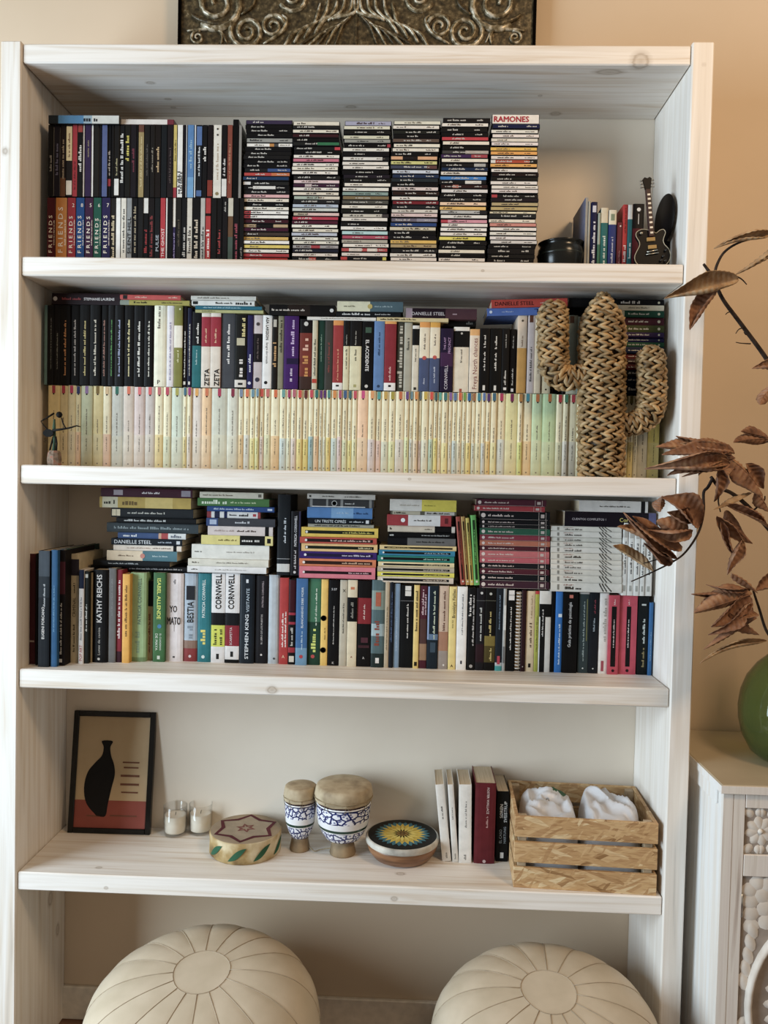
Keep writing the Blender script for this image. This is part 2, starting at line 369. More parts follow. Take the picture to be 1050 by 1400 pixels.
# side panels stand a little proud of the boards; the wide front edges are part of the same planks
MB().cbox(-W/2-.054, -W/2, -.006, DB, 0, TOPZ+.004, .003, ms_l).build('side_panel', bc)
MB().cbox(W/2, W/2+.054, -.006, DB, 0, TOPZ+.006, .003, ms_r).build('side_panel', bc)
mt = whitewash('pine_top', 0, knots=[kn(876, 84, 0, .022, 1.0), (.655, .035, TOPZ-TH, .013, 2.6), (-.55, .10, TOPZ-TH, .007, 1.8), (-.53, .19, TOPZ-TH, .006, 1.6), (-.53, .24, TOPZ-TH, .005, 1.6), (-.02, .23, TOPZ-TH, .008, 2), (.56, .265, TOPZ-TH, .012, 1.2), (.50, .16, TOPZ-TH, .005, 1.2)])
MB().cbox(-W/2+.0015, W/2-.0015, 0, DB, TOPZ-TH, TOPZ, .003, mt).build('shelf', bc)
kns = [[kn(660, 370, 0, .003)], [kn(560, 655, 0, .003)], [kn(372, 943, 0, .010, 1.3)],
       [kn(145, 1214, 0, .004), kn(539, 1229, 0, .006), (-.645, .04, SH[3], .006, 1.5), (.17, .07, SH[3], .008, 1.6)]]
for i, z in enumerate(SH):
    MB().cbox(-W/2+.0015, W/2-.0015, 0, DB, z-TH, z, .003, whitewash('pine_shelf_%d' % i, 0, knots=kns[i])).build('shelf', bc)
MB().box(-W/2, W/2, DB-.0015, DB, SH[3]-TH, TOPZ, noise_mat('back_board_paint', [(.3, '#dccdb8'), (.7, '#e4d6c2')], (3, 3, 3), .7, .2, .05)).build('back_panel', bc)

# ================================================================== top compartment: DVDs
Z1 = SH[0]; YD = .085; HD = .190
def R(*a): return ('R',)+a
def T(*a): return ('T',)+a
def Mk(*a): return ('M',)+a
wh, bk, rd = '#e8e4dc', '#161416', '#a82a30'
low = [(64,76,'#5a1420'),(76,91.8,'#c47818'),(91.8,103.7,'#9a2028'),(103.7,115.7,'#1c4c88'),(115.7,127.5,'#4a2248'),(127.5,138.8,'#1c5a48'),(138.8,151,'#302858')]
rows = []
for k, (a, b, c) in enumerate(low):
    pr = [T('F R I E N D S', .18, .86, '#e8dcc8', 'u', -.08, .42, .9, .012), Mk(.3, .68, '#d8c8b0', .34, .14)]
    if k > 1: pr += [R(.925, .932, -.42, .42, '#e0d0b8')]
    if k > 1: pr += [T(str([0, 0, 2, 8, 5, 6, 7][k]), .86, .91, '#e8dcc8', 'h', .2, .3)]
    rows.append((a, b, 270, c, dict(p=pr, look=cname(c)+' boxed set')))
def dv(a, b, c, p=None, bands=(), look=None, top=270.5):
    o = dict(b=bands)
    if p is not None: o['p'] = p
    if look: o['look'] = look
    return (a, b, top, c, o)
rows += [dv(151,158.3,'#2a2622',[Mk(.1,.75,'#c8b48c',0,.6)]), dv(158.3,165,wh,[R(.84,.93,-.4,.4,bk),R(.22,.55,-.3,.3,'#a03038')]), dv(165,172.8,'#dcd4c4',[Mk(.2,.85,'#3a3430',0,.45)]),
 dv(172.8,180.5,'#8a8c8c',[T('SILENT HILL',.18,.72,'#141416','u',0,.6,1.0,.02)]), dv(180.5,188.2,bk,[Mk(.2,.9,'#a09070',0,.5)]), dv(188.2,195.8,'#242222',[R(.82,.93,-.4,.4,'#c8c4bc')]),
 dv(195.8,203,bk,[Mk(.2,.55,'#a02828',0,.6)],[(.78,1,'#d8d4cc')]), dv(203,211.2,'#221a1a',[Mk(.15,.75,'#8a3030',0,.5)]), dv(211.2,218.9,'#1e2022',[T('PULSE',.22,.52,'#b8c0c8','u',0,.55),R(.82,.93,-.3,.3,'#98a4b0')]),
 dv(218.9,226.5,'#b42c34',[T('THE GHOST',.14,.56,'#f0e0d8','u',0,.55),R(.78,.82,-.2,.2,bk)]), dv(226.5,229.2,'#dcd8d0',[]), dv(229.2,236,bk,[R(.68,.78,-.4,.4,'#d8d0c8'),R(.36,.5,-.4,.4,'#b83028')]),
 dv(236,240.4,'#3a3058',[Mk(.1,.5,'#a090b8',0,.5)],[(.58,1,'#d8d0c4')]), dv(240.4,248,'#2a2622',[Mk(.3,.7,'#5a5040',0,.4)]), dv(248,255.3,'#1e1e20',[Mk(.15,.6,'#b8b4ac',0,.6)]), dv(255.3,263,'#d0c8b8',[R(.76,.84,-.3,.3,'#4a3a34'),Mk(.2,.6,'#5a5048',0,.6)]),
 dv(263,273.7,'#1a1818',[Mk(.1,.72,'#c8b8a0',0,.5),R(.8,.93,-.3,.3,'#8a3038')]), dv(273.7,280.6,'#b4b0a8',[Mk(.1,.6,'#4a4644',0,.6),R(.78,.88,-.3,.3,'#3a4a5a')]), dv(280.6,288.3,'#b03030',[Mk(.15,.55,'#e8d8d0',0,.6)],[(.74,.78,'#2a1414')]),
 dv(288.3,296,'#201e1e',[R(.05,.25,-.4,.4,'#a8a49c')]), dv(296,303.7,'#1c1818',[Mk(.2,.55,'#a83838',0,.5)]), dv(303.7,311.3,'#201c1e',[R(.42,.5,-.4,.4,'#b8b0a8'),Mk(.8,.95,'#a8a49c',0,.4)]),
 dv(311.3,319,'#4a5a50',[],[(.74,1,'#c8c0ac'),(.44,.74,'#6a4a30')]), dv(319,326.7,'#1c181a',[Mk(.1,.65,'#a04050',0,.55)]), dv(326.7,333.4,'#1c1a1a',[R(.58,.68,-.4,.4,'#c8a870'),Mk(.1,.3,'#8a8680',0,.4)])]
stand(rows, YD, Z1, 310, 'DVD cases in the lower DVD row', 'lower DVD row', d=.132, name='dvd_case', noun='DVD case', jit=.0015)
ZD2 = max(at(200, 270.5, YD).z+.001, Z1+.15)
up = [(65.4,73.8,bk,[R(.02,.3,-.42,.42,'#b8b0a8'),Mk(.35,.6,'#8a8680',0,.4)]),(73.8,82.2,'#221e2c',[Mk(.3,.75,'#6a6a88',0,.45)]),(82.2,90.2,'#2c1c14',[Mk(.25,.8,'#a08868',0,.45)],[(0,.26,'#6e4220')]),(90.2,98.8,'#2a201c',[Mk(.55,.9,'#7a5030',0,.4)],[(.5,.98,'#dcc48c'),(.02,.22,'#e0d4c0')]),
 (98.8,106,'#ac2a34',[R(.64,.74,-.4,.4,'#d89090'),Mk(.1,.5,'#701820',0,.4)]),(106,113.2,'#1e1a18',[Mk(.35,.75,'#d8d4cc',0,.65)],[(.9,1,'#a83c34')]),(113.2,116,'#c4b4a4',[]),(116,124.8,'#3e2a54',[R(.2,.5,-.1,.3,'#b89848'),Mk(.55,.8,'#8a7a60',0,.4)]),(124.8,128,'#e0dcd4',[]),
 (128,135.2,'#28241e',[R(.84,.94,-.3,.3,'#c8c0b0'),R(.1,.13,-.3,.3,'#b8b0a0')]),(135.2,139,'#1c181c',[]),(139,147,'#525e8a',[R(.6,.9,-.4,.4,'#8088a8')]),(147,152,bk,[Mk(.3,.65,'#a89888',0,.6)],[(.15,.25,'#a02830')]),(152,156,'#181414',[]),(156,163,'#211d1a',[R(.88,.96,-.4,.4,'#c8c0b4'),Mk(.3,.55,'#a89c70',0,.4)],[(.02,.25,'#dcd8d0')]),
 (163,170.5,'#1c1a1a',[Mk(.2,.9,'#d0ccc4',0,.6)]),(170.5,178,'#201e18',[R(.03,.13,-.4,.4,'#c8c4c0'),R(.2,.3,-.4,.4,'#b8bcc0'),T('PATTON',.5,.86,'#c8b83c','u',0,.6) if 0 else Mk(.5,.86,'#c8b83c',0,.7),R(.9,.99,-.4,.4,'#d8d8d8')]),(178,186.6,'#241c22',[Mk(.35,.7,'#7a3040',0,.4),R(.82,.96,-.4,.2,'#5a6878')]),(186.6,189,'#141214',[]),(189,197,'#9a8450',[Mk(.15,.85,'#c4b07c',0,.4)],[(.9,1,'#6a4030')]),
 (197,205,'#262220',[Mk(.3,.75,'#5a5450',0,.3)]),(205,211.5,'#241e1c',[Mk(.35,.7,'#8a8070',0,.4)]),(211.5,220,'#241a16',[Mk(.35,.7,'#c0a070',0,.5),R(.1,.25,-.4,.2,'#8a5a38')]),(220,228.4,'#1e2226',[R(.38,.66,-.35,.35,'#4a6484'),R(.6,.68,-.3,.3,'#d0d4d8')]),(228.4,236.8,'#2a2022',[Mk(.2,.7,'#5a4a48',0,.35)]),(236.8,242.2,'#c8b050',[Mk(.5,.8,'#5a4a20',0,.4)],[(0,.14,'#9c2c38')]),
 (242.2,250,'#e2ded6',[Mk(.05,.38,'#2a2828',-.15,.5),Mk(.05,.36,'#2a2828',.25,.4),R(.86,.92,-.3,.3,'#5a6a78')]),(250,253.7,'#1c1822',[]),(253.7,256,'#b0b0b0',[]),(256,265.3,'#4f80b4',[Mk(.4,.8,'#8ab0c8',0,.5)],[(0,.28,'#6aa0cc')]),(265.3,268,'#c8ccd0',[]),(268,276.3,'#20242c',[Mk(.3,.7,'#d8dce0',0,.35)],[(.72,.98,'#5070a4'),(.02,.1,'#4a6a9c')]),
 (276.3,283.4,'#1c1a1c',[R(.76,.98,-.4,.4,'#e0dcd4'),T('DOGVILLE',.5,.74,'#d8d4cc','u',0,.6) if 0 else Mk(.5,.74,'#d8d4cc',0,.65)]),(283.4,291.3,'#241a1c',[R(.8,.9,-.3,.3,'#c0bcb4')],[(.02,.24,'#8a3020')]),(291.3,303,'#dcd6c8',[Mk(.25,.75,'#b09a80',0,.3),('O',.06,0,.2,'#8a7a50'),('O',.94,0,.12,'#4a4440'),('O',.86,0,.12,'#4a4440')]),(303,310.5,'#1e1a1a',[Mk(.3,.55,'#c8c4c0',0,.5)],[(.02,.26,'#dcd8d0')]),(310.5,317.8,'#85402e',[Mk(.2,.75,'#b07858',0,.4)])]
stand([dv(a, b, c, p, e[0] if e else (), None, 170.5) for a, b, c, p, *e in up]+[dv(317.8,326,'#0c0c0c',[R(.02,.08,-.35,.35,'#7a6a40')],(),'tall black',163), dv(326,330.5,'#8a8680',[],(),None,171)],
      YD, ZD2, 220, 'DVD cases in the upper DVD row', 'upper DVD row', d=.132, name='dvd_case', noun='DVD case', jit=.0015)
def flat_case(xl, xr, yt, yb, Y, col, label, bands=(), prints=(), group=None, cat='dvd case', name='dvd_case', d=.13, shell='#202022', dx=0):
    xm = (xl+xr)/2; z1, z0 = at(xm, yt, Y).z, at(xm, yb, Y).z; x0, x1 = at(xl, yt, Y).x, at(xr, yt, Y).x
    return case(name, z1-z0, x1-x0, d, col, (x0, Y, (z0+z1)/2), LYING, label, group, cat, bands, prints, shell)
flat_case(66,163,157.5,169.3,YD-.01,'#c8c8c0','blue and white slim case lying on the upper DVD row',[(0,.14,'#26323c'),(.14,.5,'#4a80a8'),(.5,.62,'#90a8b4')],[Mk(.5,.72,'#2a3038',0,.6),R(.86,.97,-.3,.3,'#5a5a5a')],'slim cases on the DVDs')
flat_case(164,238,163,170.6,YD+.005,'#d8d0c8','white slim case with dark red edge lying on the DVDs',[(.88,1,'#7a2c38')],[],'slim cases on the DVDs',shell='#5a1c28')

# ------------------------------------------------------------------ CD stacks
def cds(k, x0p, x1p, ytop, cols, dy=0.):
    Y = .09+dy; hs = []; lst = []
    for c in cols:
        t = 1.0
        if isinstance(c, tuple): c, t, *ex = c
        else: ex = []
        hs.append(t); lst.append((c, ex))
    ztop = at((x0p+x1p)/2, ytop, Y).z; unit = (ztop-Z1-.001)/sum(hs); z = ztop; xa, xb = at(x0p, 250, Y).x, at(x1p, 250, Y).x
    rnd = random.Random(k*31); drift = 0
    for i, ((c, ex), t) in enumerate(zip(lst, hs)):
        h = unit*t; z -= h; drift = max(-.004, min(.004, drift*.6+rnd.uniform(-.003, .003))); L = .1245
        ink = '#c8c4bc' if darkish(c) else rnd.choice(['#3a3434', '#4a3030', '#2a2a34', '#6a6058'])
        pr = []; bands = []
        q = rnd.random()
        a = rnd.uniform(.05, .3); pr.append(Mk(a, a+rnd.uniform(.2, .4), ink, 0, .42))
        if q < .6: pr.append(Mk(.72, rnd.uniform(.82, .95), ink, 0, .34))
        for e in ex:
            if e[0] == 'B': bands.append(e[1:])
            else: pr = [e]
        xs = (xa+xb)/2-L/2+drift
        lab = '%s-spined CD case, %s from the top in the %s CD stack' % (cname(c), ordinal(i), ORD[k])
        if any(e[0] == 'T' for e in ex): lab = 'thick white CD box with big red capitals topping the last CD stack'
        case('cd_case', h-.0003, L, .14, c, (xs, Y+rnd.uniform(-.003, .003), z+h/2), LYING, lab, 'CD cases in the %s stack' % ORD[k], 'cd case', bands, pr, '#232225', .0016)
B_ = lambda a, b, c: ('B', a, b, c)
cds(0, 333, 398, 164, [('#423654',1.1),bk,bk,bk,('#94948e',1.2),(wh,1,B_(.5,.6,'#c08030'),B_(.6,.7,'#4a4a4a')),bk,'#1e1c1c','#222020',bk,bk,('#262628',1,B_(.5,1,'#3a5488')),('#b83a34',1,B_(.6,1,'#c86a34')),'#1e4068',('#2a2a28',1,B_(.0,.16,'#d8d4d0')),(bk,1,B_(.2,.7,'#d8d4cc')),'#242224','#d8a4a4','#e0d4c0',bk,'#e4dccc',(wh,1,B_(0,.17,'#b03438')),(wh,1,B_(0,.17,'#a83038')),'#4e1c28',('#b49870',1,B_(.3,.68,'#1c1818')),'#4e1a34','#4a3c34','#d4a844',wh,'#dcc44c','#e8e4dc','#b0343c',('#a4160c',1.6),'#a82824'])
cds(1, 400, 465, 165, [('#e0d8c4',1.2),'#2a2a28','#e0d8c4','#481c24',bk,('#2a2a28',1,B_(.52,1,'#2a7048')),('#242424',1,B_(.88,1,'#c83440')),bk,'#e8e0d4','#c86a80','#e4dcd0',('#e4dcc8',1.1),'#e8e0d4','#2c2a28','#e0c4c4',('#4a2440',1,B_(.25,.4,'#c8b0b0')),'#e4dcd0','#dcd0bc',('#a8b4a4',1,B_(.55,1,'#d8ccb8')),'#2a2c2e','#b0bccc','#c4c8c0',('#dcb8b0',1,B_(0,.3,'#b8a890')),'#b82c44','#5c1c34','#e4e0d0','#dcd4c0','#b4bac8','#e0dccc','#dcd8c8',('#a09c9c',1,B_(.4,.6,'#a83840')),'#24283c','#e4dcd4',('#242628',1,B_(.36,.52,'#b83830')),'#bcb4a8','#d8c894'])
cds(2, 468, 533, 165, [('#a4a4bc',1.2),'#d8d4bc','#262420','#d4d0b4','#94948c',(bk,1,B_(.93,1,'#a83440')),'#e0dcd0','#1c1a1e',('#dcd8d0',1,B_(.86,1,'#2a2a2c')),'#e0d8cc','#e4dcd0',bk,'#2c2430','#1c1c1a','#e4dccc','#e0dcd0',('#849c94',1),'#806c48','#54524a','#e4dccc','#22241e',('#c8c0b0',1,B_(.86,1,'#484040')),'#e0d8cc','#201e20','#e4e0d8','#acd0d0',('#b0445c',1),'#aca494','#e4dcd0',('#b84848',1,B_(.16,.44,'#dcd0c4'),B_(.56,.78,'#dcd0c4')),'#e0d8d0',('#1c1c20',1,B_(0,.14,'#c03834'),B_(.92,1,'#d0c840')),'#b4b4b4',('#2a2428',1,B_(0,.1,'#c8c4bc'),B_(.78,1,'#dcd4cc'))])
cds(3, 535, 600, 165.5, ['#dcd8c4','#e4dcd0',('#2a2c26',1),bk,'#645044','#e8e0cc','#e0d8c8','#181618',('#dca474',1,B_(.25,.58,'#2c201c')),'#ccc874',('#464a60',1,B_(.78,1,'#6a4440')),'#c8d0dc','#263a5c','#2c363c',bk,'#dccac4','#3a2420','#e8e0d4','#801c28',('#2c2c30',1),'#d4ccc0','#d8bcb8',('#6c6474',1,B_(.55,.98,'#8c8898')),'#284884','#ccc0a4',bk,'#1c1a20','#dcb044','#ac9464','#2a2a2c','#e0dcd4','#e4dcd4',('#b05850',1,B_(0,.15,'#5a6c94')),'#e0dac8'])
cds(4, 602, 667, 160.5, [('#221e20',1.2),'#e8e0d4',('#1c1c1c',1.2),bk,'#c4303c','#e8dcc8',bk,('#4a4644',1,B_(.5,1,'#b0a498')),('#4a2a60',1,B_(.65,1,'#a83c48')),'#e4dcc8',('#242224',1,B_(.7,.95,'#a8a8a4')),'#1c3458','#e0d8cc','#3880c8',('#1e2022',1,B_(.55,.9,'#d8d4cc')),('#3c2020',1,B_(.25,.38,'#b86858')),'#dcd8d4','#1c1a1a','#2c2a28','#ecc8a4','#e8b854',('#b4b4b0',1,B_(.85,1,'#2c2c30')),'#e0dcd4',('#d890a0',1,B_(0,.15,'#b83848')),'#e4dcd4','#e8e4dc','#e4dcd0','#e4d444','#1c1a1c','#1a1c1e','#e4dcc8',bk,'#e0d8d0','#e8e0c8','#e4a844'])
cds(5, 670, 735, 156, [('#ece4d8',2.35,T('RAMONES',.03,.78,'#b40c30','u',0,.72,1.0,.03)),('#1c2654',1.2),'#e4e0d4','#e8dcd4','#e0d8c8','#e8dcd8','#ecb830','#eca43c','#e4d8d0',('#b44424',1,B_(0,.1,'#e0dcd4'),B_(.84,1,'#282420')),'#e8a844','#e8e0d8','#281418',('#1c1c1a',1),'#e4dcd4','#e8e0d4','#e4d8d4',('#242024',1,B_(0,.12,'#b83840')),'#281c28','#b4a070','#bca464',('#e8dcb8',.7),('#2a2e30',1.1),'#e8dcc8','#d08478','#e4dcd4','#e0dcd0','#e4dcd8','#ccc8c4',bk,('#1c1a1c',1.3),'#1c1c1c',(bk,1.1),'#e0d8d0',('#a8b4bc',1,B_(.25,.72,'#2c2420'),B_(.72,1,'#4a98b8'))])

# ------------------------------------------------------------------ right end of the top compartment
YS = .12
stand([(799,803.2,270,'#5c6480',dict(p=[R(0,1,-.4,.4,'#98948a')],look='blue-grey stapled',d=.165)),(803.4,807,275,'#a8a496',dict(p=[],d=.15,look='pale grey thin')),(807.6,816,276,'#1c2050',dict(p=[Mk(.05,.75,'#d8d8e0',0,.55),R(.86,.95,-.3,.3,'#c8c8d4')])),(817,821,291,'#3c7058',dict(p=[],b=[(.5,1,'#98a498')])),(821,831,284,'#1c6868',dict(b=[(.78,1,'#d4c8ac')],p=[Mk(.15,.6,'#c8d4cc',0,.45)])),
       (832,842.5,287,'#2c3c80',dict(b=[(.78,1,'#dcd4bc')],p=[Mk(.2,.6,'#b8bcd0',0,.3),R(.84,.94,-.25,.25,'#7a8a70')])),(843.5,851,304,'#702830',dict(p=[Mk(.1,.5,'#b07878',0,.3),('O',.93,.1,.15,'#e0d0c8')])),(851.3,857.8,279.5,'#bc2c28',dict(p=[Mk(.2,.45,'#e8d0c8',0,.6),Mk(.6,.95,'#7a1818',0,.4)])),(858,864.5,280,'#1f6a70',dict(b=[(.8,1,'#e0dcd4')],p=[Mk(.25,.5,'#d8e0dc',0,.6)])),(864.8,880,278.5,'#5c1420',dict(b=[(.66,1,'#181416')],p=[('O',.92,0,.18,'#d8d4d0'),R(.72,.86,-.04,.04,'#b8b4b0')]))],
      YS, Z1, 320, 'small books beside the black pot', 'group by the black pot', d=.135, noun='booklet', jit=.002)
# black pot
pm = mat('#1d1f1d', 'gloss'); pt = at(767, 330, .16)
pot = empty('black_pot', (pt.x, .155, Z1)); tag(pot, 'squat black glazed pot at the foot of the last CD stack', 'pot')
MB().lathe([(.040,0),(.052,.006),(.061,.03),(.064,.055),(.062,.075),(.056,.083),(.060,.090),(.063,.093),(.058,.092),(.052,.084),(.05,.02),(.0005,.012)], pm, 40).build('body', pot)
MB().lathe([(.062,.056),(.0655,.060),(.062,.064)], mat('#2c322c', 'gloss'), 40, caps=(False, False)).build('glaze_band', pot)
MB().lathe([(.0005,.103),(.02,.102),(.045,.096),(.058,.0935),(.058,.0915),(.0005,.0915)], mat('#3a302a', 'gloss'), 36, caps=(False, False)).build('lid', pot)

# miniature guitar on a wire stand + black record-shaped disc behind it
gp = at(895, 335, .05); GT = empty('miniature_guitar', (gp.x, .05, Z1), (math.radians(-4), math.radians(-5), 0)); GT.scale = (1.07, 1.07, 1.07); tag(GT, 'miniature black single-cutaway electric guitar with gold pickups', 'toy guitar')
gk = mat('#120f0f', 'paper'); cr = mat('#b8ac90', 'paper'); gold = mat('#a8823e', 'paper')
out = []
ctl = [(0,.004),(.022,.006),(.036,.016),(.042,.032),(.038,.048),(.030,.058),(.027,.068),(.030,.078),(.034,.088),(.030,.096),(.020,.094),(.012,.088),(.006,.092),(-.008,.098),(-.022,.100),(-.034,.094),(-.036,.084),(-.030,.072),(-.029,.062),(-.034,.052),(-.042,.038),(-.043,.026),(-.036,.014),(-.020,.006)]
sm = []
for i in range(len(ctl)):
    a, b, c, d = (Vector(ctl[(i+k) % len(ctl)]) for k in (-1, 0, 1, 2))
    for t in (0, .5): sm.append(tuple(.5*((2*b)+(-a+c)*t+(2*a-5*b+4*c-d)*t*t+(-a+3*b-3*c+d)*t**3)))
MB().prism(sm, 0, .012, gk).build('body', GT)
MB().tube([(x*1.01, -.0006, z*1.0) for x, z in sm]+[(sm[0][0], -.0006, sm[0][1])], .0009, cr, 5).build('binding', GT)
nk = MB().cbox(-.0058, .0058, -.006, .004, .080, .196, .001, mat('#4a2420', 'wood')).build('neck', GT)
for i in range(9):
    z = .086+i*.0125*(1-.012*i)+i*.0004; MB().box(-.0035, .0035, -.0066, -.006, z, z+.0045, mat('#d8ccb8', 'gloss')).build('fret_inlay', nk)
hd = MB().prism([(-.006,.196),(.006,.196),(.0105,.222),(.006,.226),(0,.223),(-.006,.226),(-.0105,.222)], -.004, .003, gk).build('headstock', GT)
for s in (-1, 1):
    for i in range(3): MB().tube([(s*.007, 0, .203+i*.008), (s*.0145, 0, .203+i*.008)], .0012, mat('#a8a498', 'metal'), 6).lathe([(.0005,-.0022),(.0024,-.001),(.0024,.001),(.0005,.0022)], mat('#a8a498', 'metal'), 8, (s*.0150, 0, .203+i*.008)).build('tuning_peg', hd)
MB().cbox(-.012, .008, -.004, .001, .069, .078, .0008, gold).build('pickup', GT); MB().cbox(-.010, .010, -.004, .001, .050, .059, .0008, gold).build('pickup', GT)
MB().tube([(-.014,-.003,.043),(.012,-.003,.046)], .0018, mat('#c4c0b4', 'metal'), 6).tube([(-.016,-.003,.037),(.014,-.003,.039)], .0014, mat('#c4c0b4', 'metal'), 6).build('bridge', GT)
MB().lathe([(.0035,0),(.0035,.003),(.0005,.0035)], cr, 10, (-.024, -.004, .088)).build('selector_knob', GT)
for kx, kz in ((.024,.03),(.031,.044),(.018,.020),(.028,.018)): MB().tube([(kx, .001, kz), (kx, -.005, kz)], .003, mat('#2a2622', 'gloss'), 10).build('volume_knob', GT)
gs = MB(); wm = mat('#8a8a86', 'metal')
gs.tube([(-.03,-.012,-.001),(-.03,.0,.001),(-.01,.02,.004),(.02,.02,.004),(.034,0,.001),(.034,-.014,.0),(.034,-.014,.012)], .0012, wm, 6).tube([(0,.02,.004),(0,.026,.07)], .0012, wm, 6); gs.build('wire_stand', GT)
q1, q2 = at(921.5, 300, .066), at(896, 300, .188); q1.x = min(q1.x, W-.006); q2.x = min(q2.x, W-.010); dv_ = q2-q1
DK = empty('display_disc', ((q1.x+q2.x)/2, (q1.y+q2.y)/2, Z1), (0, 0, math.atan2(dv_.y, dv_.x)-math.pi)); tag(DK, 'glossy black disc with pale card strip standing behind the miniature guitar', 'disc')
zc_ = at(909, 300, .127).z-Z1; rd_ = dv_.length/2
d_ = MB(); d_.lathe([(.0005,-.0015),(rd_-.001,-.0015),(rd_,0),(rd_-.001,.0015),(.0005,.0015)], mat('#1f1917', 'paper'), 48, (0, 0, 0), caps=(False, False)); o = d_.build('disc', DK, (0, 0, zc_), (math.radians(90), 0, 0))
MB().cbox(-.004, .046, .002, .008, zc_-.016, zc_+.010, .001, mat('#b8a890', 'paper')).build('label_strip', DK)
MB().cbox(-.026, -.006, .002, .012, zc_-.045, zc_+.016, .001, mat('#a4acb0', 'paper')).build('card_holder', DK)
MB().cbox(-.012, .012, -.004, .012, 0, zc_-rd_+.004, .001, gk).build('foot', DK)

# ================================================================== second compartment
Z2 = SH[1]; Y2 = .105; HY = .2205
gold_ = '#c8b078'
# ------ long row of pale novels
yx = [65.1,81,92,102.9,110.5,125.7,140.4,150.9,168,182.9,197.7,211.4,222.9,233.4,249.6,255.3,261.4,275.3,288.7,310,325.2,332.9,341.4,348.5,353.8,360.5,370,382,391.5,397.6,405.2,413.2,421.5,428.6,435.6,441,445.7,452,461,467.2,474.9,481,488.2,502.9,513.3,521.3,531.4,540.4,552.8,559,564.8,571.4,576.2,585.7,592.4,598.1,603.8,612.4,618,624.8,631.4,637,644.2,650,658,663.8,670.5,679,690.5,707.6,714.3,726.7,741.3,760,769.5,777,788.6,797]
ytop_ = 'a83048 b83050 b82850 2a3068 8a6a98 7a6020 d0b080 2a6a58 d86a48 d86868 d85858 c06868 c04058 a8a040 3a6a80 a83878 e0a040 d07040 b03050 8a2840 7888a0 e07040 6890a0 6890a8 c84838 c86860 d86830 68a098 a83060 b86070 d04838 703028 c84050 2a7068 6a3878 5a2878 4a8880 d88838 b05070 406088 3a6a70 c84858 d04880 e09858 48a098 c8a040 a89828 c86838 6a4888 688890 d88838 607888 c8a830 d84838 3a6060 58a898 3a7878 8a60a0 5878a0 d86030 70a040 2868a0 a06840 3a8898 5878b0 5a3878 3a6880 b03058 802858 c08030 4090a0 c87030 c07030 c03038 4a8868 b83040 e0d0a0'.split()
ybod = 'd8c488 d2be8c d0bc90 d8a070 b4b894 d0c084 dca888 bcbcb0 c8b8a8 c8b4ac c0b4ac d8b868 c8cca8 c4ccb8 d8c070 d8c8b8 d8ccc0 e0b888 c4c4b0 cccab8 e0b878 c8c8c0 e0d078 d8d888 d8c0b8 d0d0a0 e0b070 b8ccd0 d8d8b8 d4c0b8 e8d068 e0c850 7aa8b8 e0b080 c8c8b0 d0d0b8 e0c050 b8d0d0 d8b8b8 d0d8a8 e8d870 d8d8a0 e8c098 d0c0c8 e0b8b0 ccd0b8 d8dc98 d0c8c0 d8e0a0 c8ccc8 e0c8a8 d0b8b8 d8d8c0 a8c8b0 e8d868 e0c898 e8dc88 d8d0b8 b8ccd0 d0c0a0 c8ccb0 e0c860 c8d0c0 d8d0a0 c0c8c8 e0b860 e0dc98 c8d4d4 d4cc90 c8d060 e0bc80 b8ccA0 b0c898 c8c8a0 d8d0c8 ccc4b4 e8dcb0'.split()
def pale(i, xl, xr, tc, bc_, n, Y=Y2):
    rnd = random.Random(i*7+3); y = Y+rnd.uniform(-.0025, .0025); x0, x1 = at(xl, 590, y).x, at(xr, 590, y).x; w = x1-x0-.0006
    up_ = '#e8dcb4' if i > 3 else '#dccc98'; split = rnd.uniform(.38, .44); h = HY+rnd.uniform(-.0012, .0006)
    if w > .024: up_ = hexshift(bc_, 1.04)
    bc_ = ''.join('%02x' % int(.68*int(bc_[q:q+2], 16)+.32*int('e4dab8'[q:q+2], 16)) for q in (0, 2, 4)); ink = '#6a5e50'; tw = min(.34, .0044/w); ts = min(.26, .0034/w)
    pr = [R(.905, .998, -tw, tw, '#'+tc), ('O', .897, 0, min(.2, .0022/w), '#3a1a1c'), Mk(.20, split-.03, hexshift(bc_, .55), 0, ts), Mk(split+.01, rnd.uniform(.58, .78), ink, 0, ts), R(.035, .05, -ts*.5, ts*.5, '#7a7064')]
    wide = 'wide ' if w > .026 else ('slim ' if w < .013 else '')
    lab = '%spale novel with %s tab and %s foot, %s along its row' % (wide, cname(tc), cname(bc_), ordinal(n))
    book('pale_novel', w, h, .14, up_, ((x0+x1)/2, y, Z2), None, lab, 'pale novels in one long row', bands=[(0, split, '#'+bc_)], prints=pr, bulge=.0026)
for i in range(len(yx)-1): pale(i, yx[i], yx[i+1], ytop_[i % len(ytop_)], ybod[i % len(ybod)], i)
for j, (a, b, c) in enumerate([(797.3,808,'d8cc98'),(808.3,818,'c8c8a0'),(818.3,828,'d4c490'),(828.3,837,'c8bc98'),(837.3,845.8,'ccc490'),(846,853,'b8b088'),(853.3,858.4,'b8b088'),(858.4,866,'c0a850'),(866,872,'b8b8a0'),(872,886.4,'b8b4a0'),(886.4,902,'d0c460')]): pale(200+j, a, b, '6a6020', c, len(yx)-1+j)

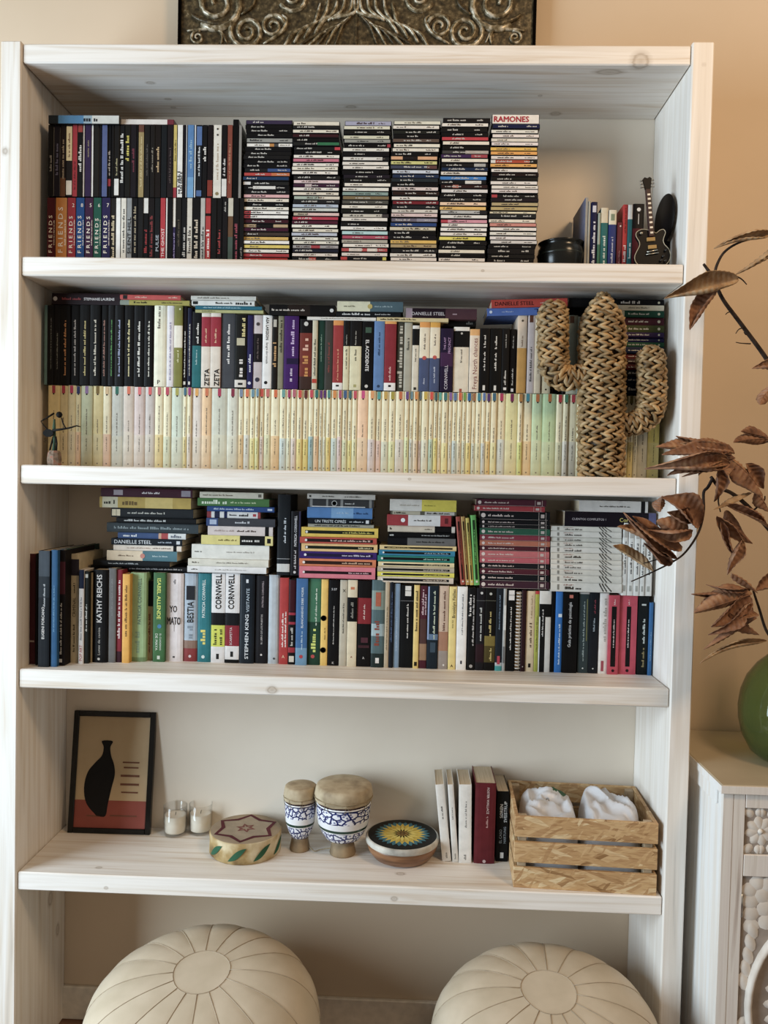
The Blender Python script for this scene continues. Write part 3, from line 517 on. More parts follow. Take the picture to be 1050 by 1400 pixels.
# ------ upper row
ZC = Z2+HY+.0015
foil = lambda c, a=.2, b=.85: [Mk(a, b, c, .1, .2), R(a*.9, b*1.05, -.02, .02, hexshift(c, .5))]
U = [(60,64.5,417,'#5a7c78',dict(p=[])),(64.5,73,417,bk,dict(p=foil('#6a6c68'))),(73,82,417,bk,dict(p=foil('#787870',.2,.65)))]
for a, b, c in ((82,95.7,'#c88a50'),(95.7,108.7,'#b8b4b0'),(108.7,122.8,'#d0c078'),(122.8,136.9,'#d8d0bc'),(136.9,147.5,'#a87868'),(147.5,156.7,'#58a050'),(156.7,168.9,'#a0a8c8'),(168.9,182.6,'#d8cc90'),(182.6,197,'#e0dcd0'),(197,209.3,'#d8d4c4')):
    U.append((a, b, 417, '#14100f', dict(p=[Mk(.12, .82, c, 0, .24)], look='black foil-lettered')))
zeta = dict(b=[(0,.55,'#dccfbe'),(.95,1,'#dcd0c0')],p=[T('ZETA',.02,.25,'#1c1a1c','u',.14,.52,1.0,.018),Mk(.6,.8,'#e0b890',0,.2)],look='red and cream')
U += [(209.5,228,415,'#e6e0c4',dict(bulge=.004,p=[Mk(.7,.98,'#6a6458',-.1,.22),T('P',.03,.08,'#1c1a18','h',-.1,.22)])),(228,237.5,418,'#ded6d6',dict(p=[Mk(.08,.8,'#8a80a0',0,.25)])),(237.5,249,417,'#7f7c30',dict(b=[(.48,.75,'#e4dcc8')],p=[Mk(.3,.45,'#d8d4a0',0,.25),('O',.95,.2,.12,'#d8d0a0')])),(249,256,418,'#20141a',{}),(256,262,421,'#1c2040',{}),
 (262,275,426,'#1a191c',dict(b=[(0,.55,'#1c6c70')],p=[Mk(.58,.86,'#d8d4cc',.1,.3),Mk(.3,.5,'#a0c0c0',0,.2)],look='black and teal')),(275,287.5,428,'#9c2434',zeta),(287.5,301.5,428,'#9c2434',dict(zeta)),(301.5,321,427,'#4a4c52',dict(p=[Mk(.32,.86,'#e4e0dc',.05,.22)])),
 (321,337,430,'#201e1a',dict(b=[(0.01,.11,'#d8d0c4')],p=[Mk(.7,.97,'#d8c880',.25,.3),R(.58,.68,-.35,.35,'#b8b090'),Mk(.15,.42,'#d8d0c8',0,.5),R(.04,.07,-.2,.2,'#2a2826')])),(337,346,431,'#2c2860',dict(p=[Mk(.22,.5,'#d8d8e4',0,.42),('O',.07,0,.25,'#c8c8d8')])),
 (346,358.5,431,'#20181a',dict(b=[(0,.36,'#c0b4b4'),(.75,1,'#c4b8b8')],p=[('O',.88,0,.2,'#4a4040'),('O',.12,0,.25,'#3a3848'),Mk(.4,.7,'#6a5a58',0,.2)],look='grey and black banded')),
 (358.7,371.5,431,'#e4e2de',dict(p=[T('ASA LARSSON',.66,.97,'#2a2a2e','d',0,.5,.9,.015),T('Sangre derramada',.34,.63,'#3a3a3e','d',0,.32),('O',.08,-.1,.18,'#1c1c1e')])),(371.7,379.3,432,'#241e18',dict(p=[Mk(.3,.65,'#c89858',0,.7),R(.85,.95,-.3,.3,'#b8b0a0')])),(379.5,388,432,'#8a8468',dict(p=[Mk(.5,.97,'#3c3a2c',0,.45)])),(388,408,432,'#4c2070',dict(p=[Mk(.45,.97,'#c0a8d0',.1,.26),R(.34,.42,-.3,.5,'#2a1848'),Mk(.1,.3,'#c8b8d0',0,.25)])),
 (409.5,426.5,436,'#7c3024',dict(b=[(.8,1,'#1c1616'),(0,.18,'#4a3028')],p=[Mk(.55,.74,'#d8a890',0,.5),Mk(.18,.5,'#c8883c',0,.5),('O',.93,0,.18,'#c8c4bc')],look='brick red, black-capped')),(426.7,434,438,'#c8bfa0',dict(p=[Mk(.2,.75,'#4a4a3c',0,.4),R(.09,.15,-.45,.45,'#b8341c')])),(434,444,437,'#1c4438',dict(p=[Mk(.4,.8,'#7a9884',0,.2)])),(444,455,438,'#48443e',dict(p=[Mk(.25,.7,'#8a3c34',0,.3)])),
 (455,469,438,'#9c3030',dict(b=[(.93,1,'#dc8c34'),(0,.1,'#e8e4e0')],p=[Mk(.13,.6,'#d89870',0,.2),R(.045,.07,-.15,.15,'#2a2424')],look='red with orange top')),(469.2,477.6,438,'#1c1a1a',dict(b=[(0,.63,'#d8d0a8')],p=[Mk(.3,.6,'#5a5644',0,.3),Mk(.65,.8,'#a8a498',0,.2)],look='slim black and cream')),(477.8,494,438,'#1c1a1a',dict(b=[(0,.63,'#dcd4ac')],p=[Mk(.42,.6,'#5a5644',0,.2),Mk(.65,.85,'#a8a498',0,.14),R(.04,.08,-.12,.12,'#a8a060')],look='wide black and cream')),
 (494.2,510.8,440,'#141314',dict(p=[T('EL ACCIDENTE',.28,.74,'#e4e0dc','d',-.02,.5,1.0,.018),('O',.06,-.05,.14,'#c8c4bc'),R(.84,.92,-.2,.3,'#3c5a48')])),(511,525.3,439,'#5c82b4',dict(p=[Mk(.5,.85,'#2c4468',0,.2),('O',.06,0,.14,'#2c4468')])),(525.5,541.5,438,'#8c2430',dict(b=[(.95,1,'#e4a044'),(0,.11,'#ece8e4')],p=[Mk(.14,.35,'#d8b0a8',0,.2),R(.05,.08,-.12,.12,'#2a2424')],look='dark red with orange top')),
 (542.5,552,440,'#4a4a40',dict(p=[Mk(.05,.95,'#b8b4a4',0,.8)],look='grey patterned')),(552.3,563.3,441,'#aba794',dict(p=[Mk(.6,.8,'#4a4840',0,.35)])),(563.5,573,445,'#181818',dict(b=[(0,.7,'#d8ceb8'),(.95,1,'#e0dcd4')],p=[Mk(.45,.66,'#4a4438',0,.2),R(.02,.06,-.2,.2,'#3a3830')],look='slim white-capped black')),(573.2,587.3,440,'#e4d8bc',dict(b=[(0,.48,'#48557a'),(.92,1,'#e4983c')],p=[('O',.48,0,.2,'#c04c44'),Mk(.6,.84,'#6a5a50',0,.18),Mk(.1,.2,'#b8c0d4',0,.18)],look='orange, cream and slate')),
 (587.5,601.3,440,'#e4d8bc',dict(b=[(0,.48,'#48557a'),(.92,1,'#dca024')],p=[('O',.49,0,.2,'#c04c44'),Mk(.66,.84,'#6a5a50',0,.18),Mk(.12,.36,'#b8c0d4',0,.18)],look='amber, cream and slate')),(602,619.5,449,'#2a1c40',dict(b=[(.4,.62,'#4c2a54')],p=[T('CORNWELL',.03,.42,'#d8d0dc','u',-.02,.42),T('THE LAST',.66,.86,'#c098c8','u',-.16,.26),T('PRECINCT',.60,.86,'#c098c8','u',.2,.26)])),(620,641.5,447,'#e0d4bc',dict(b=[(.69,.94,'#141314'),(.94,1,'#e4e0d8')],p=[Mk(.45,.66,'#5a5044',0,.12),R(0,.05,-.08,.08,'#a84c34'),('O',.9,0,.07,'#b8b4ac')],look='wide white and black')),
 (642,655.5,450,'#e2d2bc',dict(b=[(.9,1,'#e0a860')],p=[T('Freya North chances',.04,.86,'#8a4a48','u',.05,.5)])),(655.7,669.5,449,bk,dict(p=[Mk(.7,.92,'#d8d4cc',0,.22),Mk(.34,.64,'#d8d4cc',0,.2),R(.03,.11,-.12,.12,'#d8d4cc')])),(669.7,686,449,'#131212',dict(p=[Mk(.68,.92,'#d8d4cc',0,.2),Mk(.34,.64,'#d8d4cc',0,.18),R(.03,.11,-.1,.1,'#d8d4cc')])),(686.2,696.5,449,'#1a1818',dict(p=[Mk(.7,.92,'#a8a49c',0,.2),Mk(.12,.36,'#c8c4bc',0,.3),R(.04,.08,-.2,.2,'#d8d4d0')])),(696.7,706,450,'#181617',dict(p=[Mk(.7,.9,'#a8a49c',0,.2),Mk(.12,.4,'#c8c4bc',0,.25),R(.02,.07,-.2,.2,'#d8d4d0')])),
 (707,720,431,'#e0c8ae',dict(b=[(0,.58,'#d89c3c')],p=[Mk(.6,.75,'#8a6a50',0,.2),('O',.93,0,.12,'#5a5040')],look='peach and orange')),(721,731,430,'#d0c0bc',dict(p=[Mk(.15,.6,'#4a4440',0,.3),R(.9,.99,-.3,.2,'#6a3a24')],look='grey with brown tab')),(731.3,740.5,431,'#e2ceac',dict(p=[Mk(.25,.5,'#8a7458',0,.25)])),(741.5,753.5,431,'#dccca4',dict(p=[Mk(.2,.6,'#8a7458',0,.25),('O',.05,0,.1,'#4a3a28')],b=[(.7,1,'#c8b890')])),(770,774,431,'#1a1a1a',dict(p=[])),(774.3,789,431,'#7e8272',dict(b=[(0,.28,'#c8c4a8')],p=[R(.9,.99,-.25,.15,'#5a3824')],look='grey-green with brown tab')),(789.5,797,433,'#8a9488',dict(p=[])),(797.3,812,434,'#5a5c58',dict(p=[])),(812.3,827,434,'#8a9488',dict(p=[]))]
stand(U, Y2, ZC, 482, 'novels in the upper row of the second shelf', 'second-shelf upper row')
# ------ lying on the upper row
GP = 'books lying across the upper row'
def lay(xl, xr, yt, yb, col, look, Y=Y2-.004, d=.14, tilt=0., **o):
    xm = (xl+xr)/2; z1, z0 = at(xm, yt, Y).z, at(xm, yb, Y).z; x0, x1 = at(xl, (yt+yb)/2, Y).x, at(xr, (yt+yb)/2, Y).x
    h = x1-x0; pr = o.get('p'); pr = auto_print(col, 1, random.Random(int(xl))) if pr is None else pr
    dx = math.sin(tilt)*h/2
    return book('paperback_book', z1-z0-.0006, h, d, col, (x0, Y, (z0+z1)/2-dx), (0, math.pi/2-tilt, 0), look, o.get('group', GP), bands=o.get('b', ()), prints=pr)
lay(71,164,401,416.5,'#301c22','dark maroon paperback lying over the black foil-lettered books',p=[T('STEPHANIE LAURENS',.47,.92,'#e8e0dc','u',0,.42,.9,.015),Mk(.15,.44,'#a03c40',.0,.25),('O',.05,0,.2,'#c8c0b8')],d=.12)
lay(164,247,403,410,'#c44a44','thin red book lying atop an olive one',p=[Mk(.25,.45,'#e8c0a8',0,.3),R(.05,.12,-.4,.4,'#1c1818'),Mk(.8,.95,'#e8c0a8',0,.3)])
lay(164,259,410.3,417.3,'#a89a3c','thin olive book lying under the thin red one',p=[Mk(.2,.4,'#2a2818',0,.4),Mk(.6,.9,'#4a4420',0,.3)],b=[(0,.13,'#8a9080')])
lay(261,350,404.5,410.5,'#d0ccc0','thin off-white book topping the four-book stack on the upper row',p=[Mk(.1,.6,'#6a665c',0,.4)])
lay(262,348,410.8,418,'#e2ded6','white book with dark mark, second in the four-book stack on upper row',p=[R(.02,.1,-.3,.3,'#2a2a28'),Mk(.38,.66,'#3a3834',0,.4),Mk(.7,.96,'#2a2a2a',0,.7)])
lay(267,358,418.3,423.3,'#1f6c80','thin teal book in the four-book stack on the upper row',p=[Mk(.12,.7,'#a8c8d0',0,.4)])
lay(267,360,423.6,428,'#b4b070','thin yellow-green book at the bottom of the four-book stack',p=[Mk(.1,.3,'#4a4a28',0,.3)])
lay(368,458,416.5,431.5,'#191514','brown and black paperback lying above the purple book',b=[(.28,.62,'#33241c')],p=[Mk(.04,.55,'#d8c8b8',0,.22),('O',.95,0,.18,'#d8d4cc')],d=.12)
lay(461,551,412,426,'#516870','cream and slate paperback topping the pile over the cream-based novels',b=[(0,.5,'#e4dab4')],p=[('O',.5,0,.25,'#c8ac54'),Mk(.1,.28,'#6a6448',0,.16),Mk(.57,.85,'#a8bcc0',0,.16)],d=.12)
lay(459,548,426.3,433,'#1b1e22','black book with white title lying under the cream and slate paperback',p=[Mk(.1,.55,'#d8d8d4',0,.5),Mk(.6,.85,'#b8b8b4',0,.3)])
lay(420,514,433.2,438,'#e0dcd2','thin white book lying over the green and red novels',p=[Mk(.2,.8,'#7a7468',0,.3)])
lay(515,613,434,439.8,'#d8c48c','thin tan book lying over the orange-capped novels',p=[Mk(.05,.55,'#2a2420',0,.4)])
lay(555,652,421.5,436.5,'#5a3840','plum paperback with large serif capitals lying on the thin tan book',p=[T('DANIELLE STEEL',.08,.55,'#e0d4d4','u',0,.5),Mk(.66,.74,'#c8a8b0',0,.2)],d=.12,b=[(0,.09,'#a89098'),(.09,.56,'#301c28')])
lay(606,651,437,446.5,'#191617','black book peeking out beneath the plum paperback',p=[Mk(.7,.95,'#6a6864',0,.5)],d=.11,Y=Y2+.02)
lay(672,776,408.5,420,'#c03c2c','red paperback lying tilted atop a blue one beside the cactus',p=[T('DANIELLE STEEL',.04,.56,'#3a1418','u',0,.6),Mk(.64,.9,'#e0a898',0,.2)],tilt=math.radians(2.2),d=.12)
lay(666,768,420.4,431,'#5070b8','blue paperback lying tilted under the red one beside the cactus',p=[T('STEEL',.45,.95,'#1c2448','d',0,.6),('O',.05,0,.2,'#d0d8e8'),Mk(.2,.36,'#a8b8dc',0,.2)],tilt=math.radians(2.0),d=.12)
lay(708,772,431.3,434,'#2a2826','thin dark book under the tilted blue paperback',p=[],Y=Y2+.03,d=.1) if 0 else None
lay(778,842,407.5,420,'#17181c','black book lying behind the top of the cactus',p=[],d=.12,Y=Y2+.004)
# dark-ended pocket books stacked flat behind the cactus
cols = ['#15161c','#d8ccb0','#14503c','#5a2030','#4a5224','#3c2458','#2c2860','#1c5a3c','#1a2850','#7a2020','#4a2428','#6a1820','#28282c','#1c2c48','#182438']
bd = [409,417.5,425,434,444.5,454.5,461.5,467.5,474.5,483.5,490.5,498,506,514.5,524,540]
pile([(806,908,c,dict(b=[] if i < 2 else [(0,.42,'#a8a88c'),(.42,.47,'#c8c0a0')],p=([T('DOCTOR',.3,.3,'#fff','u',0,.1)] if 0 else [Mk(.42,.7,'#dcd8d0',0,.5) if i == 0 else Mk(.52,.8,'#d8d4c8' if i != 1 else '#6a6450',0,.3),('O',.93,0,.2,'#c8c4a8')]),look=('black','cream')[i] if i < 2 else cname(c)+'-ended pale')) for i, c in enumerate(cols)],
     bd, 880, Y2, 'pocket books stacked behind the cactus', 'stack behind the cactus', d=.12, name='pocket_book', noun='pocket book')
# supports hidden under that stack are the pale novels of the lower row

# ================================================================== third compartment
Z3 = SH[2]; Y3 = .145
E_ = [(38.5,48,757,'#5a2028',dict(Y=.06,d=.21,p=[R(.2,.215,-.4,.4,'#a89080')])),(48.3,51.5,757,'#181818',dict(Y=.05,d=.2,p=[])),(51.8,67,753,'#20252c',dict(Y=.03,d=.22,b=[(.78,1,'#48525c'),(.6,.78,'#2e363e')],p=[T('EUGENI FORCANO',.24,.52,'#e4e0dc','u',-.05,.4,1.0,.02),Mk(.52,.72,'#b8bcc0',.05,.2)],look='dark photo')),(69,78,752,'#265a84',dict(Y=.035,d=.21,p=[Mk(.3,.7,'#6aa0c4',0,.2)])),(78.3,88.3,752,'#211a1c',dict(Y=.05,d=.2,b=[(.62,.9,'#5a2430')],p=[Mk(.1,.55,'#c8c4bc',0,.3),R(.03,.06,-.2,.2,'#c8c4bc')])),(88.6,95,750,'#28524e',dict(Y=.085,d=.205,p=[Mk(.2,.4,'#6a9088',0,.3)],look='tall teal')),
 (95.2,107,757,'#c6b48e',dict(Y=.09,d=.17,b=[(.8,.95,'#3a3440')],p=[T('CRIMINAL',.42,.6,'#2a2420','u',0,.5),Mk(.1,.36,'#4a4030',0,.24),Mk(.64,.74,'#4a4030',0,.24)])),(107.2,114,779,'#e8e4e0',dict(Y=.08,b=[(.8,1,'#1c2a4c')],p=[T('POP ART',.03,.2,'#b82830','u',0,.7),Mk(.25,.72,'#8a8a90',0,.4)],look='white and navy')),(114.2,121.3,781,'#262a26',dict(Y=.085,p=[Mk(.35,.65,'#d0d0c8',0,.4),R(.93,.97,-.3,.3,'#c0c0b8')])),(121.5,126,783,'#a8946c',dict(Y=.1,p=[])),
 (126.2,146.5,779,'#181616',dict(Y=.1,p=[T('KATHY REICHS',.43,.95,'#dcd8d4','u',-.05,.42,1.0,.018),T('Lunes de ceniza',.08,.38,'#b8b4ac','u',-.05,.16),('O',.04,-.05,.09,'#c8c4bc')],bulge=.003)),(147.5,158,777,'#6c6a68',dict(Y=.105,p=[Mk(.5,.9,'#8a8886',0,.2)])),(158.2,166.6,779,'#8c2030',dict(Y=.11,b=[(0,.12,'#4a2430')],p=[Mk(.26,.9,'#e0c8c4',0,.5)])),(166.8,177,785,'#e4a42c',dict(Y=.105,p=[Mk(.3,.9,'#6a4410',0,.35)])),(177.3,199,783,'#a2c48c',dict(Y=.125,bulge=.005,b=[(0,.05,'#7a9a68')],p=[T('PATRICIA CORNWELL',.42,.94,'#56706a','u',.1,.4),R(0.05,.99,-.5,-.38,'#a4dc3c'),Mk(.1,.36,'#88a888',0,.3)])),
 (200,208.8,794,'#b89468',dict(b=[(.68,1,'#1c1a1c')],p=[Mk(.1,.6,'#7a3c2c',0,.35)])),(209,225.2,783,'#3c6a3c',dict(Y=.13,p=[T('ISABEL ALLENDE',.48,.94,'#d8dc54','d',0,.32,1.0,.018),('O',.4,.05,.18,'#3c78a0'),T('EL CUADERNO',.13,.32,'#d8dccc','d',.15,.22),T('DE MAYA',.13,.32,'#d8dccc','d',-.18,.22),R(.03,.07,-.12,.12,'#c8d0c0')])),(226,250,784,'#ddd2d0',dict(bulge=.004,p=[T('YO',.56,.62,'#1c1a1c','h',-.05,.42,.55,.01),T('MATO',.42,.5,'#1c1a1c','h',-.02,.78,.45,.01),R(.34,.42,-.005,.012,'#3a3634'),Mk(.88,.94,'#6a6464',0,.14),R(.04,.06,-.06,.06,'#4a4444')],look='white dripping-title',board=.002)),
 (250.3,269.8,784,'#a4b0bc',dict(bulge=.004,b=[(0,.15,'#8c3434'),(.15,.24,'#8a6c5c')],p=[T('BESTIA',.44,.68,'#1c1c20','u',-.02,.62,.8,.012),R(.7,.86,-.3,.3,'#2a2a30'),Mk(.26,.42,'#7c8894',0,.4),('O',.06,0,.1,'#d8c8c8')],board=.002)),(270,288.2,784,'#1c747c',dict(bulge=.003,p=[T('PATRICIA CORNWELL',.5,.93,'#d8e4e0','u',-.06,.4,.9,.015),T('IDENTIDAD',.2,.4,'#d8c850','u',-.06,.3) if 0 else Mk(.2,.4,'#d8c850',-.06,.4),('O',.06,-.05,.13,'#d0e0dc')])),
 (288.5,307.3,784,'#dcd8d6',dict(b=[(.42,.56,'#1a1a1c'),(.18,.42,'#c8cc2c')],p=[T('CORNWELL',.6,.99,'#1c1c1e','u',0,.72,.8,.02),Mk(.2,.4,'#4a4c14',-.2,.28),Mk(.2,.4,'#4a4c14',.2,.28),R(.04,.1,-.1,.1,'#2a2a2a')],look='white, black and yellow banded')),(307.6,327,784,'#dcd8d6',dict(b=[(.42,.56,'#1c1c20'),(.19,.42,'#8c1c2c'),(0,.04,'#161616')],p=[T('CORNWELL',.6,.99,'#1c1c1e','u',-.1,.68,.8,.02),T('SCARPETTA',.2,.4,'#e0d0d0','u',-.08,.24),R(.07,.13,-.1,.1,'#2a2a2a')],look='white, black and red banded')),
 (327.3,347.3,786,'#232c36',dict(bulge=.003,p=[T('STEPHEN KING',.05,.56,'#d8dce0','u',0,.24,1.0,.018),T('VISITANTE',.58,.85,'#b8c8d4','u',.05,.22),R(.91,.95,-.08,.08,'#d0d4d8')])),(347.6,366,787,'#252328',dict(bulge=.003,p=[T('PATRICIA CORNWELL',.64,.94,'#b8a8ac','u',.1,.24),T('EL LIBRO DE LOS MUERTOS',.22,.56,'#c8c0bc','u',.05,.14),('O',.1,.05,.08,'#c8c4c0')])),(366.3,381.3,786,'#b2bac0',dict(bulge=.004,p=[('O',.06,.1,.1,'#4a4c50')])),
 (381.6,394,790,'#b43230',dict(p=[Mk(.2,.62,'#f0e4dc',-.12,.22),Mk(.2,.62,'#f0e4dc',.2,.22),T('A',.07,.13,'#f0c8a0','h',0,.34)])),(394.2,404,792,'#1c1618',dict(b=[(.62,.99,'#4a1420'),(.58,.61,'#a02438'),(.47,.5,'#a02438'),(.14,.2,'#a02030')],p=[R(.03,.1,-.35,.35,'#d4ccbc'),Mk(.22,.44,'#b8b4ac',0,.4)],look='black and crimson')),(404.2,420,791,'#38689c',dict(b=[(0,.2,'#6c98b8')],p=[T('BLANCANIEVES DEBE MORIR',.43,.9,'#e0e8ec','u',.05,.26),Mk(.18,.4,'#a8c4d8',.05,.16),('O',.1,0,.16,'#b83038')])),(420.3,438,791,'#244a38',dict(b=[(.5,1,'#3c7456')],p=[Mk(.15,.44,'#c8d458',0,.4),Mk(.46,.9,'#d0dcc8',.15,.16),('O',.1,-.05,.15,'#b84040')])),
 (438.3,448,792,'#e8bc4c',dict(p=[('O',.55,-.1,.42,'#2a2414'),('O',.55,-.1,.36,'#f0cc6c'),('O',.18,-.1,.42,'#2a2414'),('O',.18,-.1,.36,'#f0cc6c'),Mk(.3,.45,'#7a5c14',.1,.2)],look='yellow ringed')),(448.3,463.8,793,'#151315',dict(p=[T('5:37',.88,.92,'#c8c8cc','h',0,.5),Mk(.25,.7,'#c8c4bc',0,.1),T('K',.02,.06,'#d0ccc8','h',0,.2)])),(464,474.3,793,'#bcb29c',dict(p=[Mk(.38,.74,'#4a443a',0,.2),T('X',.86,.92,'#2a2824','h',.05,.4)])),(474.5,487.8,793,'#dcccaa',dict(b=[(.52,.8,'#151314')],p=[Mk(.56,.76,'#8a867c',0,.3),R(.89,.92,-.2,.2,'#c87040'),T('A',.1,.14,'#8a3430','h',0,.2)],look='cream black-banded')),
 (488,507.2,794,'#191516',dict(b=[(.5,.8,'#8c2028')],p=[Mk(.55,.74,'#d8b8b0',0,.14),R(.28,.34,-.2,.3,'#5a2c38'),R(.22,.25,-.4,.4,'#4a242c'),T('A',.09,.13,'#d0ccc8','h',0,.16)],look='black red-banded')),(507.5,525.5,793,'#50686c',dict(bulge=.003,b=[(.66,.88,'#84968c'),(.36,.5,'#9cb0b4'),(0,.16,'#2a3a38')],p=[Mk(.25,.55,'#8a4030',-.05,.4),R(.7,.86,-.2,.2,'#b05a3c'),R(.05,.11,-.14,.14,'#e4e0dc')],look='misty teal photo')),(525.8,532,793,'#bca888',dict(p=[Mk(.2,.7,'#7a6848',0,.3)])),(532.2,538,795,'#1e2430',dict(p=[Mk(.3,.9,'#485c80',0,.4)])),(538.2,546.4,798,'#7c98b4',dict(p=[Mk(.2,.6,'#b8c8d8',0,.2)])),
 (546.6,565,800,'#17191b',dict(p=[R(.87,.99,-.15,.3,'#dcd8d0',2),R(.93,.935,-.15,.3,'#2a2a2a',3),Mk(.36,.78,'#d0ccc4',.06,.16),R(.808,.812,-.5,.5,'#8a8a8a')])),(565.2,573,800,'#e4c468',dict(p=[Mk(.45,.95,'#3a3020',0,.45),R(.03,.08,-.25,.25,'#2a2418')])),(573.2,584,801,'#5c2434',dict(b=[(.1,.3,'#9c7858'),(.3,.6,'#5a3c38')],p=[Mk(.65,.97,'#d8b8c0',-.1,.3),Mk(.65,.9,'#d8b8c0',.25,.25)],look='burgundy and brown photo')),(584.2,599,801,'#22303c',dict(b=[(.35,.42,'#5c7898')],p=[Mk(.36,.95,'#c8d4b8',.12,.22),R(.36,.99,-.5,-.35,'#8ca4d0'),R(.2,.32,-.2,.3,'#3c5060')])),(599.2,613,801,'#cdb29a',dict(b=[(.22,.45,'#a8785c'),(0,.22,'#9c9088')],p=[Mk(.46,.95,'#6a3c2c',.05,.25),('O',.05,.1,.1,'#e0dcd8')],look='peach and brown photo')),
 (613.4,624,802,'#e8d078',dict(p=[T('Brooklyn Follies',.62,.97,'#3a3018','u',.1,.4),Mk(.5,.6,'#8a7838',0,.2),T('A',.03,.08,'#1c1a14','h',0,.34)])),(624.3,638.3,802,'#eceae6',dict(p=[Mk(.42,.92,'#6a6c74',.05,.14),R(.07,.11,-.06,.1,'#2a3048')])),(639.5,650.4,804,'#1a1a1c',dict(p=[T('Carmen Mola',.66,.93,'#e0dcd8','u',-.25,.36) if 0 else Mk(.66,.93,'#e0dcd8',-.25,.36),Mk(.3,.92,'#c8c4c0',.18,.24),('O',.05,0,.22,'#a8a4a0')])),(650.6,662.4,804,'#26242a',dict(b=[(.1,.32,'#3a2028')],p=[T('LOS BUENOS SUICIDAS',.36,.78,'#c0c4c0','u',.05,.26) if 0 else Mk(.36,.78,'#c0c4c0',.05,.3),('O',.94,.1,.16,'#c8c8c4'),R(.845,.85,-.5,.5,'#6a6a68')])),
 (662.6,677.5,804,'#1a1816',dict(b=[(.1,.3,'#54481c'),(.3,.42,'#7c6c28')],p=[Mk(.42,.72,'#c8b468',0,.24),Mk(.12,.3,'#c8b468',.1,.22),('O',.93,0,.13,'#b8b8b0'),R(.845,.85,-.5,.5,'#6a6a5a')],look='black and olive')),(677.8,687.4,804,'#232c36',dict(b=[(.0,.06,'#3ca0a0'),(.06,.1,'#b8c0c4')],p=[Mk(.5,.92,'#7890a8',0,.22),R(.08,.18,-.2,.2,'#b8384c')],look='slate with teal foot')),(687.6,692,805,'#a8a8a4',dict(p=[R(.1,.3,-.4,.4,'#6c6c6c'),R(.5,.8,-.4,.4,'#d4d4d0')])),(692.2,704.3,806,'#161616',dict(p=[R(.87,.99,-.3,.35,'#e0dcd8',2),R(.93,.935,-.3,.35,'#2a2a2a',3),Mk(.26,.8,'#dcd8d0',0,.18)])),
 (712.7,719,807,'#3c1c20',dict(p=[('O',.06,0,.12,'#d0c8c0')])),(719.2,731,808,'#e0c8a0',dict(p=[Mk(.3,.62,'#5a3c28',.05,.3),Mk(.66,.95,'#a88c68',.1,.18),R(.05,.1,-.15,.15,'#2a2018')])),(731.2,736.8,808,'#aaac2c',dict(b=[(.96,1,'#c03030')],p=[Mk(.25,.7,'#5a5c14',0,.35)])),(737,753,808,'#dcd8d0',dict(b=[(.68,.84,'#181818')],p=[R(0,.7,-.42,.02,'#161616',.5),Mk(.44,.78,'#d8d4d0',-.2,.14)],look='white and black')),(753.3,758.8,809,'#0f0f10',dict(p=[])),  # last one: near-black slab added in place of a dark gap between books
 (759.2,769,808,'#2474c4',dict(p=[Mk(.1,.6,'#d0e4f4',.1,.25),R(.68,.72,-.1,.4,'#e0ecf4')])),(769.3,790,810,'#141314',dict(p=[T('Guía práctica de psicología',.32,.88,'#e4e4e4','u',-.05,.24),R(.93,.97,-.1,.15,'#d0705c')])),(791,805.3,810,'#38474a',dict(b=[(.98,1,'#b8b8b4')],p=[Mk(.15,.9,'#98a8a8',0,.18),('O',.06,0,.08,'#c8d0d0'),R(.4,.92,.25,.33,'#7c7c48')])),(805.6,818.8,810,'#20262e',dict(p=[Mk(.52,.7,'#98a8b4',0,.2),Mk(.74,.92,'#8c3444',.05,.2),('O',.06,0,.08,'#c8d0d0')])),(819,832,811,'#e4e2de',dict(p=[Mk(.4,.96,'#a8a49c',.1,.4),R(.03,.16,-.2,.1,'#a84858')])),
 (832.3,847,814,'#c44456',dict(p=[R(.1,.86,-.26,.2,'#181416',.5),Mk(.34,.7,'#e4d8d4',-.03,.14),('O',.05,0,.14,'#3a1c24'),Mk(.88,.96,'#e4b8b8',0,.16)],look='pink-red, black-stripped')),(847.3,871,814,'#cc485c',dict(p=[R(.1,.86,-.12,.14,'#181416',.5),Mk(.34,.7,'#e4d8d4',0,.09),('O',.05,0,.09,'#3a1c24'),Mk(.88,.95,'#e4b8b8',0,.1)],look='wide pink-red, black-stripped')),(872,887.4,815,'#1a2022',dict(p=[Mk(.4,.72,'#c8d0cc',.05,.24),Mk(.1,.36,'#9c8c5c',.05,.24),R(.88,.9,-.2,.2,'#c8ccc8')],)),(887.7,893,824,'#2c68a0',dict(p=[Mk(.2,.6,'#88b0d4',0,.3)]))]
stand(E_, Y3, Z3, 855, 'books standing in the row on the third shelf', 'third-shelf row', jit=.004)
# spiral-bound notebook in that row
nb = at(708.5, 860, Y3); wn = at(712.5, 860, Y3).x-at(704.5, 860, Y3).x; NB = empty('spiral_notebook', (nb.x, Y3, Z3)); tag(NB, 'black notebook bound with a white wire spiral in the third-shelf row', 'notebook', 'books standing in the row on the third shelf')
hN = at(708, 808, Y3).z-Z3
MB().box(-wn/2+.002, wn/2-.002, .008, .145, .004, hN-.002, pages_mat()).build('page_block', NB)
mc = mat('#1c1c1e', 'paper'); MB().box(-wn/2, -wn/2+.0015, .006, .146, 0, hN, mc).box(wn/2-.0015, wn/2, .006, .146, 0, hN, mc).build('cover', NB)
sp = MB(); rw = wn/2
for i in range(24):
    z = .008+i*(hN-.014)/23; sp.tube([(math.cos(a)*rw*.97, .0085-math.sin(a)*.0085, z) for a in [math.pi*k/8 for k in range(9)]], .0017, mat('#e0deda', 'paper'), 5)
tag(sp.build('wire_spiral', NB), kind='stuff')

